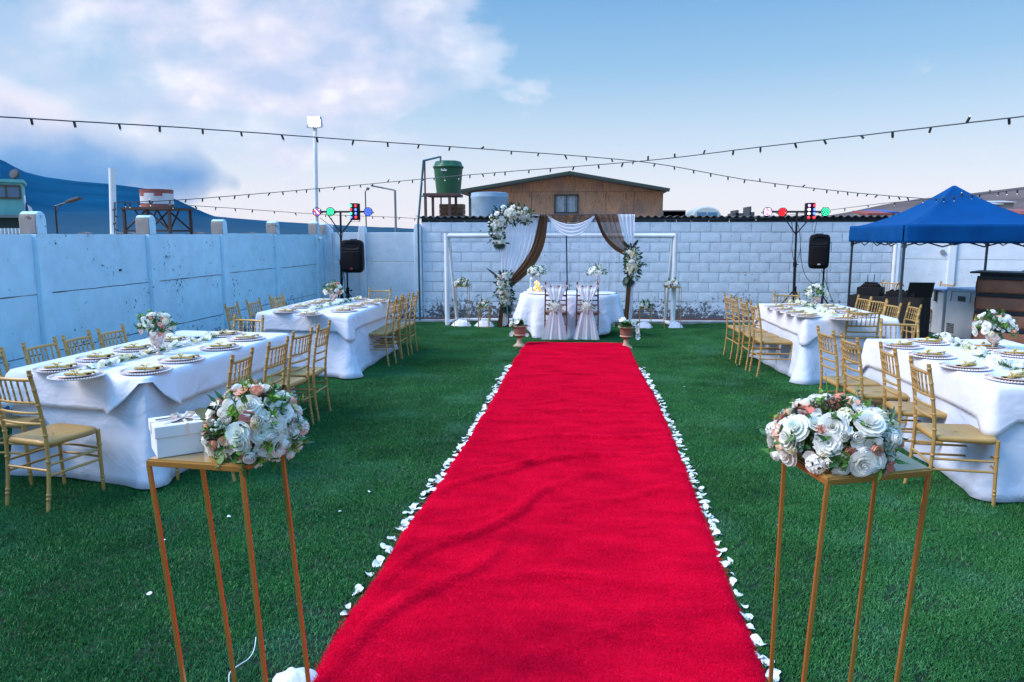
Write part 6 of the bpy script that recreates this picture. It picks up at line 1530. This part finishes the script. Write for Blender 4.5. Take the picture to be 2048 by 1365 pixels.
g=G(); g.box((T.x+.03,-.125,T.z+.065),(.23,.012,.17),Matrix.Rotation(R(18),3,'X')); g.build('lamp_glass',mat('lit_flood_glass',(1,1,1),.3,emit=(1.0,.96,.86),estr=14),fp,smooth=False,bevel=.004)
g=G(); g.tube(smoothpts([atY(638,490,YF+.1),atY(640,540,YF+.1),atY(644,600,YF+.1),atY(645,628,YF+.1)],5),.012,6); tag(g.build('wall_cable',mat('brown_cable',(.12,.07,.06),.6)),'brown cable running down the wall beside the flood light pole','cable')
CORDM=mat('string_light_cord',(.015,.04,.055),.6); SOCK=mat('string_light_socket',(.012,.02,.03),.5)
sock=G().lathe([(.0,0),(.0085,-.002),(.0085,-.030),(.0075,-.040),(0,-.041)],7,cap=False).mesh('bulb_socket'); sock.materials.append(SOCK)
bul=G().lathe([(.0055,-.040),(.0058,-.045),(.004,-.052),(0,-.054)],7,cap=False).mesh('bulb'); 
bulit=bul.copy(); bul.materials.append(BULBO); bulit.materials.append(BULB)
def strand(ctrl,blbs,lab,seed,rad=.0048,scale=1.0,sag=0):
    rr=random.Random(seed); P=[atY(x,y,Y) for x,y,Y in ctrl]; sp=smoothpts(P,14); o=sp[0].copy()
    root=thing('string_lights',lab,'string lights',tuple(o),0,'festoon strings over the yard')
    g=G(); g.tube([p-o+Vector((0,0,.003*nz(i*1.7,seed))) for i,p in enumerate(sp)],rad,5); g.build('cord',CORDM,root)
    # a second wire twisted round the first
    px=[]
    for p in sp:
        v=p-CO; w_=v.dot(FWD); px.append(CX+F*v.dot(RIGHT)/w_)
    for bx in blbs:
        for i in range(len(sp)-1):
            if (px[i]-bx)*(px[i+1]-bx)<=0 and px[i]!=px[i+1]:
                q=sp[i].lerp(sp[i+1],(bx-px[i])/(px[i+1]-px[i])); s=bpy.data.objects.new('bulb_socket',sock); COL.objects.link(s); s.parent=root; s.location=q-o
                up=rr.random()<.08; s.rotation_euler=(rr.gauss(0,.25)+(PI if up else 0),rr.gauss(0,.35),rr.random()*6); k=scale*rr.uniform(.95,1.1); s.scale=(k,k,k)
                b_=bpy.data.objects.new('bulb',bulit if rr.random()<.6 else bul); COL.objects.link(b_); b_.parent=s; break
b1=[62,148,238,319,405,482,563,633,707,775,838,900,962,1023,1077,1130,1172,1223,1267,1310,1348,1387,1421,1456,1490,1520,1550,1577,1605,1629,1654,1676,1695,1716,1736,1755,1778,1797,1815]
strand([(-1300,120,3.4),(-700,178,4.2),(-260,217,4.9),(0,234,5.6),(200,246,6.2),(400,258,6.9),(700,280,8.2),(1000,301,9.6),(1290,325,10.9),(1500,361,11.7),(1700,385,12.3),(1850,398,12.7)],b1,'festoon string crossing from the upper left to the canopy',1,.0058,1.25)
b2=[470,498,540,565,593,613,638,670,699,721,745,775,800,825,847,868,890,915,940,965,990,1010,1058,1101,1148,1197,1246,1296,1350,1407,1467,1521,1590,1648,1722,1785,1862,1933,2018]
strand([(226,404,7.9),(330,402,9.4),(480,391,10.6),(700,372,11.2),(860,357,10.9),(1024,343,10.2),(1290,322,9.0),(1500,297,8.0),(1750,268,6.9),(2048,233,5.9),(2250,210,5.3),(2700,150,4.4),(3300,60,3.6)],[250,275,305,340,372,405,438]+b2,'festoon string rising from the white pole to the upper right',2,.0054,1.2)
strand([(226,405,7.9),(420,414,10.5),(640,429,13.0),(790,435,14.0),(842,438,14.15),(940,441,14.25),(1200,441,14.30),(1500,437,14.4),(1600,428,13.8),(1760,408,12.6),(1906,395,11.5),(2048,378,9.8),(2200,360,8.5),(2700,320,6.5)],[260,300,345,390,432,470,505,548,590,652,690,745,765,800,830,858,880,905,925,950,975,1010,1040,1105,1138,1170,1205,1240,1290,1330,1352,1385,1420,1460,1510,1570,1640,1690,1735,1790,1846,1872,1888,1908,1925,1945,1960,1978,1998,2012,2035],'low festoon string along the dark roof boards to the right edge',3,.0045,1.1)
# cable and plug hanging on the white pole
def pp(px,py,dy=-.05): return atY(px,py,YP+dy)
g=G(); g.tube(smoothpts([pp(229,405),pp(229,440),pp(230,480),pp(229,530),pp(232,562),pp(236,578),pp(233,592),pp(236,605),pp(243,613),pp(241,606),pp(235,596)],6),.0055,5); g.tube(smoothpts([pp(231,405),pp(233,470),pp(235,520),pp(233,545)],6),.004,5); hc=g.build('hanging_cable',CABLE); tag(hc,'dark cable tied down the white pole, ending in a loop','cable')
for i,(x,y) in enumerate(((231,418),(229,432),(232,446),(230,459),(233,472),(230,487),(232,501),(231,515))):
    p=pp(x,y); s=bpy.data.objects.new('bulb_socket',sock); COL.objects.link(s); s.parent=hc; s.location=p; s.rotation_euler=(0,1.2*(-1)**i,0)
p=pp(238,541,-.06); g=G(); g.box((0,0,0),(.055,.03,.022),Matrix.Rotation(-.1,3,'Y')); g.tube([(-.03,0,0),(-.05,0,-.01)],.006,5); tag(g.build('power_adapter',BLACK,None,tuple(p),smooth=False,bevel=.004),'small black power adapter hanging on the white pole','adapter')
# ---- air
HAZE,ZT=1.0e-5,420
def haze():
    m=bpy.data.materials.new('haze_air'); m.use_nodes=True; t=m.node_tree; t.nodes.remove(t.nodes['Principled BSDF'])
    v=N('ShaderNodeVolumePrincipled',t); v.inputs['Color'].default_value=(.25,.58,.95,1); v.inputs['Density'].default_value=HAZE; v.inputs['Anisotropy'].default_value=0.0
    L(v.outputs[0],t.nodes['Material Output'].inputs['Volume'],t)
    g=G(); g.box((0,1250,ZT/2-1.5),(7000,3100,ZT+1)); o=g.build('haze',m,smooth=False); tag(o,'thin blue evening air over the far slopes',None,None,'stuff')
haze()
